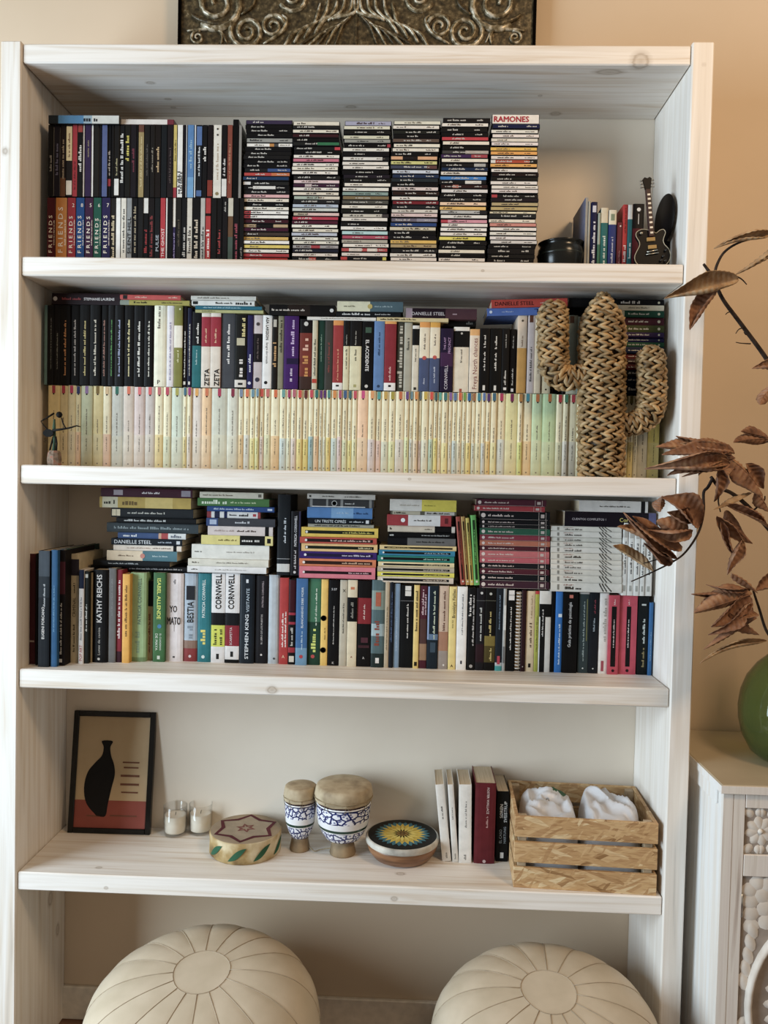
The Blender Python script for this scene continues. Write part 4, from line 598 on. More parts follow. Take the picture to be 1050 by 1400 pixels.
# ------ piles on that row
YP = .14
pile([(138,263,'#4c2032',dict(p=[Mk(.45,.65,'#e0d8d8',0,.24),R(.14,.24,-.3,.3,'#9c9098'),R(.88,.98,-.35,.35,'#8c8490')])),(136,261,'#b4963c',dict(b=[(.03,.2,'#c8c0a0'),(.5,.8,'#ccb05c')],p=[Mk(.25,.45,'#6a5018',0,.6),Mk(.05,.18,'#3a3424',0,.4)],look='gold foil')),(152,264,'#272a2e',dict(p=[R(.01,.06,-.35,.35,'#d0c09c'),R(.065,.11,-.35,.35,'#d0c09c'),Mk(.2,.66,'#c0bcb0',0,.24)])),(159,268,'#16171a',dict(p=[Mk(.1,.65,'#c8c8c4',0,.4)])),(146,271,'#3f484c',dict(p=[Mk(.08,.9,'#8a9698',0,.3)])),(161,254,'#3c5480',dict(b=[(.6,.64,'#d0a080'),(.64,.74,'#b04444'),(.74,1,'#d8d8d4')],p=[Mk(.08,.3,'#e0e4e8',0,.5),Mk(.78,.95,'#6a7080',0,.6)],look='blue, red and white')),
 (152,249,'#1c2430',dict(p=[T('DANIELLE STEEL',.04,.57,'#d8dce0','u',0,.6),Mk(.66,.86,'#a8b4c4',0,.25),R(.92,.97,-.25,.25,'#c8ccd0')])),(155,248,'#e2d4c4',dict(b=[(.88,.93,'#1c1a1c')],p=[Mk(.2,.55,'#a88c7c',0,.22),Mk(.58,.85,'#6a544c',0,.25)])),(146,242,'#4c7884',dict(b=[(0,.51,'#dcc8a8')],p=[('O',.51,0,.25,'#c88070'),Mk(.16,.4,'#7a6450',0,.16),Mk(.65,.88,'#b8d0d4',0,.16)],look='cream and teal')),(127,232,'#191b1e',dict(p=[Mk(.2,.6,'#a8b0b4',0,.25)])),(124,256,'#1b1a1c',dict(p=[Mk(.4,.95,'#b8b4b4',0,.3)],dy=.012))],
 [668,680,695,708,715.5,728.5,736.5,745.5,753.3,767,775,781.8], 200, YP, 'pile above the tall art books', 'pile by the art books')
pile([(273,360,'#d2ccb8',dict(p=[Mk(.05,.55,'#7a7060',0,.3),R(.92,.97,-.25,.25,'#6a6458')])),(270,368,'#48783e',dict(p=[Mk(.06,.42,'#d8e4c8',0,.6),Mk(.46,.82,'#c8d8a8',0,.26)])),(283,375,'#2a4c88',dict(p=[Mk(.1,.7,'#b8c8e0',0,.35),R(.9,.97,-.2,.2,'#c0cce0')])),(283,356,'#d8d4d0',dict(b=[(0,.08,'#8c3038'),(.14,.24,'#2c3050'),(.24,.3,'#e0dcd8'),(.32,.38,'#28305c'),(.95,1,'#a03c40')],p=[Mk(.42,.58,'#2a2c3a',0,.3),Mk(.6,.8,'#1c1c24',0,.5),R(.86,.92,-.2,.2,'#b03038')],look='white, red and navy')),(282,376,'#46464c',dict(b=[(0,.17,'#3c5080')],p=[Mk(.42,.64,'#d0d0d4',0,.3),R(.05,.15,-.3,.3,'#a8b4cc')])),(284,373,'#dccac2',dict(b=[(.88,.94,'#1c191a')],p=[Mk(.1,.42,'#b8a098',0,.2),Mk(.45,.75,'#5a4844',0,.22)])),
 (275,373,'#1c1b1a',dict(b=[(0,.54,'#e0d074'),(.89,1,'#e4d480')],p=[Mk(.24,.5,'#7a6c28',0,.2),Mk(.57,.82,'#d8d4cc',0,.35),R(.92,.97,-.25,.25,'#1c1a18')],look='yellow and black')),(262,368,'#dedcd2',dict(p=[Mk(.04,.14,'#4a4844',0,.12),Mk(.45,.82,'#a8a49c',0,.12)],look='thick white')),(257,367,'#d8d4c4',dict(p=[Mk(.05,.14,'#5a5650',0,.22),Mk(.35,.75,'#8a867c',0,.2)],look='off-white')),(256,364,'#e0dedc',dict(p=[Mk(.05,.14,'#4a4844',0,.2),Mk(.35,.75,'#a8a4a0',0,.2)]))],
 [673,681.5,692.3,699.5,708.5,719.5,732,745,764.7,774.7,783.5], 315, YP, 'pile beside the two dark upright novels', 'thick-white-book pile')
pile([(420,513,'#c6c2ba',dict(p=[R(.03,.06,-.2,.2,'#2a2a28'),Mk(.22,.42,'#4a4844',0,.28),Mk(.55,.8,'#4a4844',0,.28)])),(422,511,'#424244',dict(b=[(.02,.06,'#8a8a88'),(.27,.3,'#8a8a88'),(.49,.53,'#8a8a88'),(.93,.97,'#8a8a88')],p=[('O',.395,0,.36,'#b0b0ac'),('O',.395,0,.26,'#424244'),Mk(.56,.72,'#c8c8c4',0,.22),R(.05,.87,.36,.46,'#d8d8d8')],look='dark grey medallion')),(420,509,'#4f82bc',dict(b=[(.37,.71,'#7aa8d4')],p=[Mk(.45,.65,'#a8c8e4',0,.16),Mk(.71,.95,'#2c5080',0,.2)],look='two-tone blue')),(421,507,'#1b222a',dict(p=[T('UN TRISTE CIPRÉS',.11,.61,'#e0e4e4','u',0,.55),Mk(.66,.9,'#c8ccd0',0,.34),R(.92,.97,-.3,.3,'#d8d8d8')])),(421,511,'#a8a28e',dict(p=[Mk(.1,.8,'#3a3830',0,.5)])),
 (412,517,'#ecc430',dict(p=[R(.05,.95,-.18,.16,'#1c2410',.5),('O',.07,0,.13,'#e8e4dc'),Mk(.54,.93,'#d8c848',0,.18)],look='bright yellow')),(410,515,'#c44a38',dict(p=[R(.07,.95,-.25,.25,'#2c1414',.5),('O',.08,0,.2,'#e8e0dc'),Mk(.4,.93,'#e4b8a8',0,.3)],look='red, black-stripped')),(412,516,'#e8bc74',dict(p=[R(.05,.95,-.2,.18,'#1c2414',.5),('O',.07,0,.15,'#e8e4dc'),Mk(.75,.93,'#d8c898',0,.2)],look='pale orange, black-stripped')),(410,515,'#44287c',dict(p=[R(.07,.95,-.22,.22,'#241a48',.5),('O',.07,0,.18,'#e8e4ec'),Mk(.55,.93,'#d0c8e0',0,.25)],look='purple')),(409,514,'#d47848',dict(p=[R(.05,.95,-.22,.22,'#3c1c10',.5),('O',.06,0,.18,'#e8dcd4'),Mk(.56,.93,'#e0b490',0,.25)],look='orange, black-stripped')),(409,513,'#dc7484',dict(p=[R(.05,.95,-.12,.12,'#2c1018',.5),('O',.06,0,.1,'#e8dcdc'),Mk(.65,.93,'#e0b0b8',0,.14)],look='thick pink'))],
 [675.5,682.6,694,709,716.7,721.5,734.8,743.5,754.5,764.5,775,791], 463, YP, 'pile of bright volumes in the middle', 'pink-based pile')
strip = lambda t: [R(.06,.94,-.2,.2,'#15181a',.5), ('O',.06,0,.18,'#e0e0dc'), Mk(.6,.92,t,0,.24)]
pile([(533,624,'#d4ccc0' if 0 else '#dad6ce',dict(b=[(.48,1,'#d8c828')],p=[Mk(.15,.45,'#b0a898',0,.12),Mk(.52,.7,'#8c8418',0,.1)],look='white and yellow')),(534,624,'#5c5848',dict(b=[(.03,.45,'#b8b098'),(.52,.97,'#c0bcb4')],p=[Mk(.05,.25,'#2a2824',0,.5),Mk(.55,.92,'#2a2824',0,.5)],look='thin tan')),(529,617,'#a83438',dict(b=[(.33,.83,'#e0dcd8')],p=[('O',.25,0,.2,'#f0ece8'),Mk(.42,.7,'#4a4440',0,.16),R(.9,.95,-.25,.25,'#6c2428')],look='red and white')),(530,622,'#1a1819',dict(b=[(0,.7,'#dccab0'),(.95,1,'#dcd0c0')],p=[Mk(.03,.08,'#3a342c',0,.4),Mk(.55,.66,'#4a4034',0,.2)],look='cream and black')),(531,622,'#141416',dict(p=[Mk(.02,.1,'#c8c8c4',0,.5),Mk(.5,.92,'#c0c0bc',0,.25)])),(530,623,'#6c6a68',dict(b=[(0,.29,'#181a20')],p=[Mk(.42,.85,'#2a2826',0,.22)],look='black and grey')),
 (519,624,'#e4c884',dict(p=[R(.06,.95,-.2,.2,'#3c3218',.5),Mk(.1,.4,'#c8b060',0,.24)],look='pale yellow, black-stripped')),(518,622,'#2884a8',dict(p=strip('#98b8c8'),look='blue, black-stripped')),(516,621,'#188478',dict(p=strip('#98c8b8'),look='teal, black-stripped')),(517,621,'#e4d09c',dict(p=strip('#d8c898'),look='sand, black-stripped')),(516,621,'#b8ac94',dict(p=strip('#d0c8b8'),look='grey-beige, black-stripped')),(516,621,'#e4d834',dict(p=strip('#e0d84c'),look='lemon, black-stripped')),(516,620,'#d8c8b4',dict(p=strip('#d8c0a8'),look='pinkish, black-stripped'))],
 [683,699,704,719,728,735.5,746,752.5,760,769,775.5,782.5,789,797.5], 570, YP, 'pile with lemon and teal volumes', 'lemon and teal pile')
def outl(extra=()): return [R(.03,.97,.44,.47,'#c8b8b0'), R(.84,.845,-.45,.45,'#c8b8b0'), R(.94,.945,-.45,.45,'#c8b8b0'), ('O',.05,0,.28,'#d8c8c0'), Mk(.12,.5,'#d8c4bc',0,.3), R(.87,.92,-.22,.22,'#c0b0a8')]+list(extra)
pile([(651,747,'#5c2838'),(649,745,'#a8343c'),(656,752,'#1e2024'),(656,752,'#1c1c20'),(656,752,'#202224'),(656,752,'#286048'),(656,752,'#8c3040'),(656,752,'#b8684c'),(656,751,'#5c2430'),(656,751,'#c06468'),(656,751,'#b85460'),(656,751,'#26242a'),(656,751,'#5c2434'),(656,751,'#1c2026'),(656,751,'#4c2a3a')] and
 [(a,b,c,dict(p=outl(),look=cname(c)+' lined')) for a,b,c in [(651,747,'#5c2838'),(649,745,'#a8343c'),(656,752,'#1e2024'),(656,752,'#1c1c20'),(656,752,'#202224'),(656,752,'#286048'),(656,752,'#8c3040'),(656,752,'#b8684c'),(656,751,'#5c2430'),(656,751,'#c06468'),(656,751,'#b85460'),(656,751,'#26242a'),(656,751,'#5c2434'),(656,751,'#1c2026'),(656,751,'#4c2a3a')]],
 [683,692,699.5,711,717.5,722.7,731.7,739.4,747,753.5,762.6,770.3,778,785.7,794.7,805], 703, YP, 'uniform volumes in the maroon and black pile', 'uniform maroon and black pile')
scr = [Mk(.2,.45,'#2a2824',.1,.34),Mk(.18,.32,'#a86a5c',-.25,.16),R(.09,.12,-.3,.3,'#8a867c')]+[R(f,f+.012,-.5+.12*j,-.3+.12*j,'#3a3834') for j in range(7) for f in (.68+.018*j*.5,.72+.02*j*.5,.76+.014*j)]
pile([(792,886,'#d2d0cc',dict(b=[(.9,.96,'#1c1c20')],p=[Mk(.3,.75,'#5a5854',0,.14)],d=.13,look='white, black-ended')),(772,897,'#cac8c2',dict(b=[(.0,.92,'#241c28'),(.92,1,'#5c5c84')],p=[T('CUENTOS COMPLETOS 1',.08,.46,'#c8c0c4','u',0,.26),T('Cort',.6,.72,'#e8d860','u',0,.55),R(.72,.9,-.2,.2,'#121014')],look='dark-spined thick'))]+
 [(753,850,['#dcd8cc','#e0dcd2','#d8d4c8'][i % 3],dict(p=scr,look='white script-lettered',d=.15)) for i in range(11)],
 [684,699.5,720,727,735,741.5,748.5,756.5,765.5,772,779,787,797,809.5], 803, YP, 'white volumes by the side panel', 'white pile by the side panel')
stand([(379,396.5,676,'#23272c',dict(b=[(.2,.205,'#b8bcc0'),(.04,.14,'#c8c8c4')],p=[Mk(.4,.72,'#c8ccd0',.1,.2),R(.89,.9,-.3,.3,'#5a6064')],zb=0,lab='tall dark slate hardback standing upright on the row between two piles')),(397.5,411,699,'#1d1a1f',dict(p=[T('PATRICIA CORNWELL',.45,.93,'#dcd8d8','u',-.02,.48,.9,.015),Mk(.1,.4,'#b8b4b4',-.02,.24),('O',.05,-.05,.14,'#c8c4c4'),R(0,1,.32,.48,'#3c3858')],lab='black paperback with white capitals upright between two third-shelf piles'))][0:0], Y3, Z3, 700, '', '')
z_u = at(390, 786.5, YP).z
stand([(379,396.5,676,'#23272c',dict(b=[(.2,.205,'#b8bcc0'),(.04,.14,'#c8c8c4')],p=[Mk(.4,.72,'#c8ccd0',.1,.2)],lab='tall dark slate hardback standing upright on the row between two piles')),(397.5,411,699,'#1d1a1f',dict(p=[T('PATRICIA CORNWELL',.45,.93,'#dcd8d8','u',-.02,.48,.9,.015),Mk(.1,.4,'#b8b4b4',-.02,.24),('O',.05,-.05,.14,'#c8c4c4'),R(0,1,.32,.48,'#3c3858')],lab='black paperback with white capitals upright beside the tall slate hardback'))],
      YP+.005, z_u, 735, 'dark upright novels between the piles', 'gap between piles')
z_l = at(640, 800, YP).z
for (xa, xb, xc, xd, yt, col, lk) in ((623.5,629,630,636.5,706,'#a84a38','red'),(630,635.5,637,642.5,706,'#c09648','tan'),(636.5,641.5,642.8,648,708,'#d0b848','yellow'),(642.5,651.5,648.3,656,704,'#64b454','bright green')):
    pb0, pb1 = at(xc, 800, YP), at(xd, 800, YP); pt0 = at((xa+xb)/2, yt, YP); cx = (pb0.x+pb1.x)/2; ang = math.atan2(pt0.x-cx, pt0.z-z_l); h = math.hypot(pt0.x-cx, pt0.z-z_l); wd = (pb1.x-pb0.x)*math.cos(ang)
    book('paperback_book', wd-.0004, h-wd*abs(math.sin(ang)), .13, col, (cx, YP, z_l+wd/2*abs(math.sin(ang))), (0, ang, 0), 'thin %s strip-spined book leaning against the uniform maroon and black pile' % lk, 'four thin leaning books', prints=[R(.08,.93,-.2,.2,hexshift(col,.35),.5),('O',.05,0,.2,'#d8d0c0'),Mk(.3,.8,hexshift(col,1.2),0,.2)])
stand([(a,b,715+i*1.2,'#e2e0da',dict(p=[Mk(.3,.75,'#3a3838',0,.36),R(.06,.14,-.2,.2,'#a8a8a0'),R(.8,.95,-.3,.3,'#b8b4ac')],look='slim white')) for i, (a, b) in enumerate(((851,858.5),(858.8,867.2),(867.5,875.5),(875.8,882.5),(882.8,892.5)))],
      YP, at(870, 814.5, YP).z, 765, 'slim white volumes behind the dried leaves', 'set behind dried leaves', noun='volume')

# ================================================================== woven cactus in front of the novels
from mathutils import noise
def catmull(pts, n):
    P = [Vector(p) for p in pts]; P = [P[0]*2-P[1]]+P+[P[-1]*2-P[-2]]; out = []
    for i in range(1, len(P)-2):
        for k in range(n):
            t = k/n; a, b, c, d = P[i-1], P[i], P[i+1], P[i+2]
            out.append(.5*((2*b)+(-a+c)*t+(2*a-5*b+4*c-d)*t*t+(-a+3*b-3*c+d)*t**3))
    out.append(P[-2]); return out
straw = [mat(c, 'wood') for c in ('#b8935c', '#9a7844', '#cca870', '#ac844e', '#d0a25e', '#bc9c68')]
CA = empty('woven_cactus', (at(822, 650, .05).x, .05, Z2)); tag(CA, 'woven seagrass cactus with two raised arms standing before the novels', 'decoration')
co = CA.location.copy()
def braided(path, rad, flat, pitch, m, seed, part):
    rnd = random.Random(seed); P = catmull(path, 24); L = [0]
    for i in range(1, len(P)): L.append(L[-1]+(P[i]-P[i-1]).length)
    tot = L[-1]
    def fr(s):
        s = max(0, min(tot, s)); j = 0
        while j < len(L)-2 and L[j+1] < s: j += 1
        f = (s-L[j])/max(1e-9, L[j+1]-L[j]); p = P[j].lerp(P[j+1], min(1, f)); a = max(0, j-1); b = min(len(P)-1, j+2); t = (P[b]-P[a]).normalized()
        n1 = Vector((0, -1, 0)); n2 = t.cross(n1).normalized(); return p, n1, n2
    core = MB(); cp = []; rr = []
    for i in range(0, 21): p, _, _ = fr(tot*i/20); cp.append(p-co); rr.append(rad(i/20)*.9*flat)
    core.tube(cp, rr, mat('#5c452a', 'wood'), 14); core.build(part, CA)
    rows = int(tot/pitch); mb = None
    for r in range(rows+1):
        if r % 2 == 0:
            if mb: mb.build('braid', CA)
            mb = MB()
        s0 = pitch*(r+.5); sg = 1 if r % 2 else -1; R0 = rad(min(1, s0/tot)); mm = max(5, int(m*R0/rad(.4)+.5)); off = rnd.random()
        for k in range(mm):
            a0 = 2*math.pi*(k+off+rnd.uniform(-.12, .12))/mm; span = 2*math.pi/mm*rnd.uniform(1.05, 1.35); pts = []; rs = []
            lift = rnd.uniform(-.0015, .002); wob = rnd.uniform(-.0018, .0018)
            for q in range(5):
                t = q/4; a = a0+(t-.5)*span; s = s0+sg*(t-.5)*pitch*1.5+wob; p, n1, n2 = fr(s); RR = rad(max(0, min(1, s/tot)))
                b = RR*(.93+.10*math.sin(math.pi*t))+lift+(.002*t if sg > 0 else .002*(1-t))
                pts.append(p-co+n1*(math.cos(a)*b*flat)+n2*(math.sin(a)*b)); rs.append((.0018+.0056*math.sin(math.pi*(.10+.8*t)))*rnd.uniform(.8, 1.15))
            mb.tube(pts, rs, rnd.choice(straw), 5, .72)
    if mb: mb.build('braid', CA)
dome = lambda R0: (lambda f: R0*min(1, max(.18, math.sqrt(max(0, 1-((f-.86)/.145)**2))) if f > .86 else 1))
ct = [at(822, 653, .05), at(822, 580, .05), at(823, 500, .05), at(824, 402, .05)]; ct[0].z = Z2+.004
braided(ct, (lambda f: .0545*(1 if f < .80 else max(.16, 1-((f-.80)/.20)**1.7*.86))), .74, .0098, 11, 5, 'trunk_core')
braided([at(800, 512, .05), at(772, 517, .05), at(758, 500, .045), at(756, 460, .042), at(757, 412, .042)], (lambda f: .024+.010*min(1, f*2.6) if f < .86 else .034*max(.2, math.sqrt(max(0, 1-((f-.86)/.145)**2)))), .9, .0095, 8, 8, 'arm_core')
braided([at(846, 582, .05), at(873, 577, .05), at(889, 560, .045), at(891, 525, .042), at(889, 474, .042)], (lambda f: .022+.0095*min(1, f*2.6) if f < .86 else .0315*max(.2, math.sqrt(max(0, 1-((f-.86)/.145)**2)))), .9, .0095, 8, 11, 'arm_core')

# wire musician on a stone at the other end
YF = .035; f0 = at(75, 633, YF); FG = empty('wire_musician_figurine', (f0.x, YF, Z2)); tag(FG, 'small dark wire musician figurine with guitar on a stone block', 'figurine')
fm = mat('#1d1815', 'metal'); fm2 = mat('#17130f', 'matte'); gm = mat('#3e5a44', 'matte')
def fp(u, v, dy=0.): p = at(u, v, YF+dy); return (p.x-f0.x, dy, p.z-Z2)
sb = MB(); vs = []
st = noise_mat('figurine_stone', [(.3, '#5a4434'), (.55, '#86705c'), (.7, '#9a5c44')], (90, 90, 90), .9, .2, .6)
a_, b__ = fp(65, 633)[0], fp(84, 633)[0]; hh = fp(74, 616)[2]
sb.lathe([(.014,0),(.0185,.001),(.0195,hh*.4),(.0175,hh*.85),(.013,hh)], st, 9, ((a_+b__)/2, 0, 0), sx=1, sy=.8, smooth=False).build('stone_base', FG)
MB().tube([fp(74.5, 573), fp(74, 585), fp(74.5, 597)], [.0024, .0045, .004], gm, 8).tube([fp(74.5, 597), fp(74, 606), fp(73.5, 617)], [.0042, .0038, .005], gm, 8).build('torso', FG)
MB().tube([fp(73, 597), fp(70.5, 606, -.004), fp(68, 616)], [.0026, .0022, .002], fm2, 7).build('leg', FG)
MB().tube([fp(76, 597), fp(77.5, 606, -.004), fp(77, 616)], [.0028, .0024, .0022], fm2, 7).build('leg', FG)
MB().lathe([(.0005,-.0085),(.006,-.006),(.0085,0),(.006,.006),(.0005,.0085)], fm2, 14, fp(81, 567, -.006)).build('head', FG)
MB().tube([fp(74, 565), fp(66, 570, -.003), fp(56, 576, -.004), fp(60, 582, -.006), fp(66, 588, -.010)], [.0028, .0022, .0015, .0015, .0015], fm2, 6).build('arm', FG)
MB().tube([fp(84, 571, -.006), fp(86, 578, -.010), fp(90, 586, -.013)], [.0016, .0018, .0018], fm2, 6).build('arm', FG)
g_ = MB(); c0 = fp(65.5, 592, -.012)
g_.prism([(c0[0]+.0125*math.cos(a)*(1+.12*math.cos(2*a)), c0[2]+.0105*math.sin(a)) for a in [2*math.pi*i/18 for i in range(18)]], c0[1], c0[1]+.006, fm2)
g_.tube([fp(72, 588.5, -.011), fp(84, 587, -.011), fp(95, 585, -.011), fp(105, 582, -.011), fp(110, 583.5, -.011)], [.0036, .003, .0024, .0018, .0014], fm2, 6); g_.build('guitar', FG)
MB().tube([fp(62, 598, -.012), fp(61, 601, -.012), fp(63, 603, -.012), fp(60, 603.5, -.012), fp(62.5, 605, -.012)], .0008, fm, 5).build('wire_tail', FG)

# ================================================================== embossed metal panel on top of the bookcase
YR = .262; rl, rr_ = at(243.5, 30, YR).x, at(733, 30, YR).x; RP = empty('embossed_panel', ((rl+rr_)/2, YR, TOPZ)); tag(RP, 'dark bronze embossed metal panel with scrolls standing on the bookcase', 'wall panel')
rx = RP.location.x; bz = noise_mat('worn_bronze', [(.3, '#3a2f1a'), (.5, '#564728'), (.66, '#74623e'), (.8, '#b8ac8c')], (85, 85, 85), .42, .5, .5, .3)
sv = noise_mat('rubbed_silver', [(.35, '#5c4d2e'), (.5, '#948664'), (.62, '#ccc4ae')], (70, 70, 70), .38, .5, .25, .3)
PH = .50; hw = (rr_-rl)/2
def rp(u, v, dy=0.): p = at(u, v, YR); return (p.x-rx, dy, p.z-TOPZ)
sx_ = rp(487, 30)[0]
MB().box(-hw+.008, sx_-.001, .004, .012, .006, PH-.006, bz).build('plate', RP); MB().box(sx_+.001, hw-.008, .004, .012, .006, PH-.006, bz).build('plate', RP)
fk = mat('#1a1714', 'metal')
MB().cbox(-hw, -hw+.009, -.004, .014, 0, PH, .001, fk).build('frame_bar', RP); MB().cbox(hw-.009, hw, -.004, .014, 0, PH, .001, fk).build('frame_bar', RP)
MB().cbox(-hw+.009, hw-.009, -.004, .014, 0, .008, .001, fk).build('frame_bar', RP); MB().cbox(-hw+.009, hw-.009, -.004, .014, PH-.008, PH, .001, fk).build('frame_bar', RP)
MB().box(sx_-.003, sx_+.003, .001, .004, .008, PH-.008, bz).build('seam_bead', RP)
def spiral(u, v, r, turns, start, hand, w=.0065, mm=None):
    cx, _, cz = rp(u, v); rad = r/474.; pts = []; rs = []
    n = int(turns*16)
    for i in range(n+1):
        t = i/n; R1 = rad*(1-.86*t); a = start+hand*2*math.pi*turns*t; pts.append((cx+R1*math.cos(a), .003-.004*t, cz+R1*math.sin(a))); rs.append(w*1.35*(1-.5*t))
    MB().tube(pts, rs, mm or sv, 6, .8).build('scroll', RP)
def frond(pts, w=.006, mm=None):
    P = catmull([rp(u, v, .001) for u, v in pts], 5); n = len(P)-1
    MB().tube(P, [1.35*w*(.35+.75*math.sin(math.pi*min(1, (.12+.85*i/n)))) for i in range(n+1)], mm or sv, 6, .7).build('leaf_rib', RP)
for mir in (0, 1):
    mx = (lambda u: u) if not mir else (lambda u: 974-u-(0))
    hd_ = -1 if mir else 1; A = (lambda a: a) if not mir else (lambda a: math.pi-a)
    spiral(mx(297), 4, 36, 1.9, A(-2.2), hd_, .009); spiral(mx(338), 43, 24, 2.0, A(2.6), hd_, .007); spiral(mx(373), 36, 17, 1.6, A(.3), hd_, .006); spiral(mx(270), 51, 10, 1.6, A(1.2), hd_, .004); spiral(mx(402), -4, 20, 1.6, A(3.6), hd_, .006)
    spiral(mx(300), -70, 34, 2, A(0), hd_, .008); spiral(mx(380), -90, 30, 2, A(1), hd_, .008); spiral(mx(300), 100, 26, 1.8, A(2), hd_, .007)
    frond([(mx(262), 20), (mx(275), 28), (mx(300), 33), (mx(322), 26)], .007, bz); frond([(mx(256), 42), (mx(275), 40), (mx(300), 42), (mx(310), 58)], .004); frond([(mx(300), 42), (mx(304), 50), (mx(302), 60)], .004)
    for i, (x, y) in enumerate(((432, 12), (444, 2), (456, -2), (466, -2), (476, 0), (484, 2))): frond([(mx(430+i*6), 34-i*2), (mx(x+2), (34+y)/2-2), (mx(x+6), y-8)], .005)
    for i, (x, y) in enumerate(((388, 58), (402, 52), (416, 46), (430, 40))): frond([(mx(x), y+6), (mx(x+12), y-12), (mx(x+26), y-20)], .0055)
    for i in range(5): frond([(mx(410+i*12), 62), (mx(432+i*9), 48-i*3), (mx(462+i*4), 36-i*3), (mx(478+i), 26-i*2)], .0045, sv if i % 2 else bz)
    frond([(mx(360), 60), (mx(384), 44), (mx(392), 28), (mx(386), 20)], .005); frond([(mx(330), 20), (mx(345), 8), (mx(350), -6)], .005, bz)

# ================================================================== fourth compartment
Z4 = SH[3]
# framed print: a plain cream and brick-red composition with a dark form
fh, fw = .356, .246; FP = empty('framed_print', (.0255+fw/2+.004, .243, Z4), (math.radians(-7.5), 0, math.radians(1.0))); tag(FP, 'black-framed cream and brick-red print leaning against the back', 'picture')
fb = mat('#14120f', 'gloss'); t_ = .016
MB().cbox(-fw/2, -fw/2+t_, 0, .016, 0, fh, .0015, fb).build('frame_bar', FP); MB().cbox(fw/2-t_, fw/2, 0, .016, 0, fh, .0015, fb).build('frame_bar', FP)
MB().cbox(-fw/2+t_, fw/2-t_, 0, .016, 0, t_, .0015, fb).build('frame_bar', FP); MB().cbox(-fw/2+t_, fw/2-t_, 0, .016, fh-t_, fh, .0015, fb).build('frame_bar', FP)
iw, ih = fw-2*t_, fh-2*t_
pp = MB(); pp.box(-iw/2, iw/2, .006, .010, t_, fh-t_, noise_mat('print_paper', [(.3, '#b89c70'), (.7, '#c6aa7e')], (8, 8, 8), .5, .25))
pp.box(-iw/2, iw/2, .0055, .006, t_, t_+ih*.245, noise_mat('print_brick', [(.3, '#8c4034'), (.7, '#a04c3c')], (8, 8, 8), .5, .25)); pr_o = pp.build('print_sheet', FP)
jug = [(-.04,.05),(-.072,.085),(-.082,.13),(-.074,.175),(-.052,.205),(-.034,.225),(-.030,.25),(-.036,.268),(-.004,.268),(-.010,.25),(-.006,.225),(.004,.2),(.008,.17),(.0,.13),(-.008,.085),(-.014,.05)]
jug = [(p.x, p.z) for p in catmull([(x, 0, z) for x, z in jug+jug[:1]], 4)][:-1]; MB().prism(jug, .0050, .0056, mat('#1c1a1b', 'print')).build('printed_shape', pr_o)
ink = MB(); im = mat('#7a4a34', 'print')
for (x, z, w_, h_) in ((.030,.205,.05,.004),(.034,.19,.044,.004),(.026,.165,.056,.006),(.026,.140,.056,.006),(.03,.118,.05,.004),(-.07,.048,.05,.004),(.0,.050,.08,.004)): ink.box(x, x+w_, .0050, .0056, z, z+h_, im)
tag(ink.build('printed_rules', pr_o), kind='stuff')
# candles
def thin_glass(key, tint, body=None, bodyw=0., rough=.03):
    m = bpy.data.materials.new(key); m.use_nodes = True; nt = m.node_tree; nt.nodes.clear(); L = nt.links
    o = N(nt, 'ShaderNodeOutputMaterial'); tr = N(nt, 'ShaderNodeBsdfTransparent'); tr.inputs['Color'].default_value = tint; gl = N(nt, 'ShaderNodeBsdfGlossy'); gl.inputs['Roughness'].default_value = rough
    lw = N(nt, 'ShaderNodeLayerWeight'); lw.inputs['Blend'].default_value = .5; pw = N(nt, 'ShaderNodeMath', operation='POWER'); pw.inputs[1].default_value = 4; L.new(lw.outputs['Facing'], pw.inputs[0])
    fr = N(nt, 'ShaderNodeMath', operation='MULTIPLY_ADD'); fr.inputs[1].default_value = .9; fr.inputs[2].default_value = .045; L.new(pw.outputs[0], fr.inputs[0]); mx = N(nt, 'ShaderNodeMixShader'); L.new(fr.outputs[0], mx.inputs[0]); cur = tr.outputs[0]
    if body:
        tc = N(nt, 'ShaderNodeTexCoord'); no = N(nt, 'ShaderNodeTexNoise'); no.inputs['Scale'].default_value = 9; L.new(tc.outputs['Object'], no.inputs['Vector'])
        r = ramp(nt, [(.3, body), (.7, tuple(min(1, x*1.5) for x in body[:3])+(1,))]); L.new(no.outputs['Fac'], r.inputs['Fac'])
        df = N(nt, 'ShaderNodeBsdfDiffuse'); L.new(r.outputs['Color'], df.inputs['Color']); m2 = N(nt, 'ShaderNodeMixShader'); m2.inputs[0].default_value = bodyw; L.new(cur, m2.inputs[1]); L.new(df.outputs[0], m2.inputs[2]); cur = m2.outputs[0]
    if body:
        r3 = ramp(nt, [(.0, tint), (.55, tuple(x*.8 for x in tint[:3])+(1,)), (1, tuple(x*.3 for x in tint[:3])+(1,))]); L.new(lw.outputs['Facing'], r3.inputs['Fac']); L.new(r3.outputs['Color'], tr.inputs['Color'])
    L.new(cur, mx.inputs[1]); L.new(gl.outputs[0], mx.inputs[2]); L.new(mx.outputs[0], o.inputs['Surface']); return m
glass = thin_glass('clear_glass', (.975, .972, .965, 1))
wax = noise_mat('candle_wax', [(.3, '#e6dcc8'), (.7, '#f0e8d8')], (20, 20, 20), .5, .3)
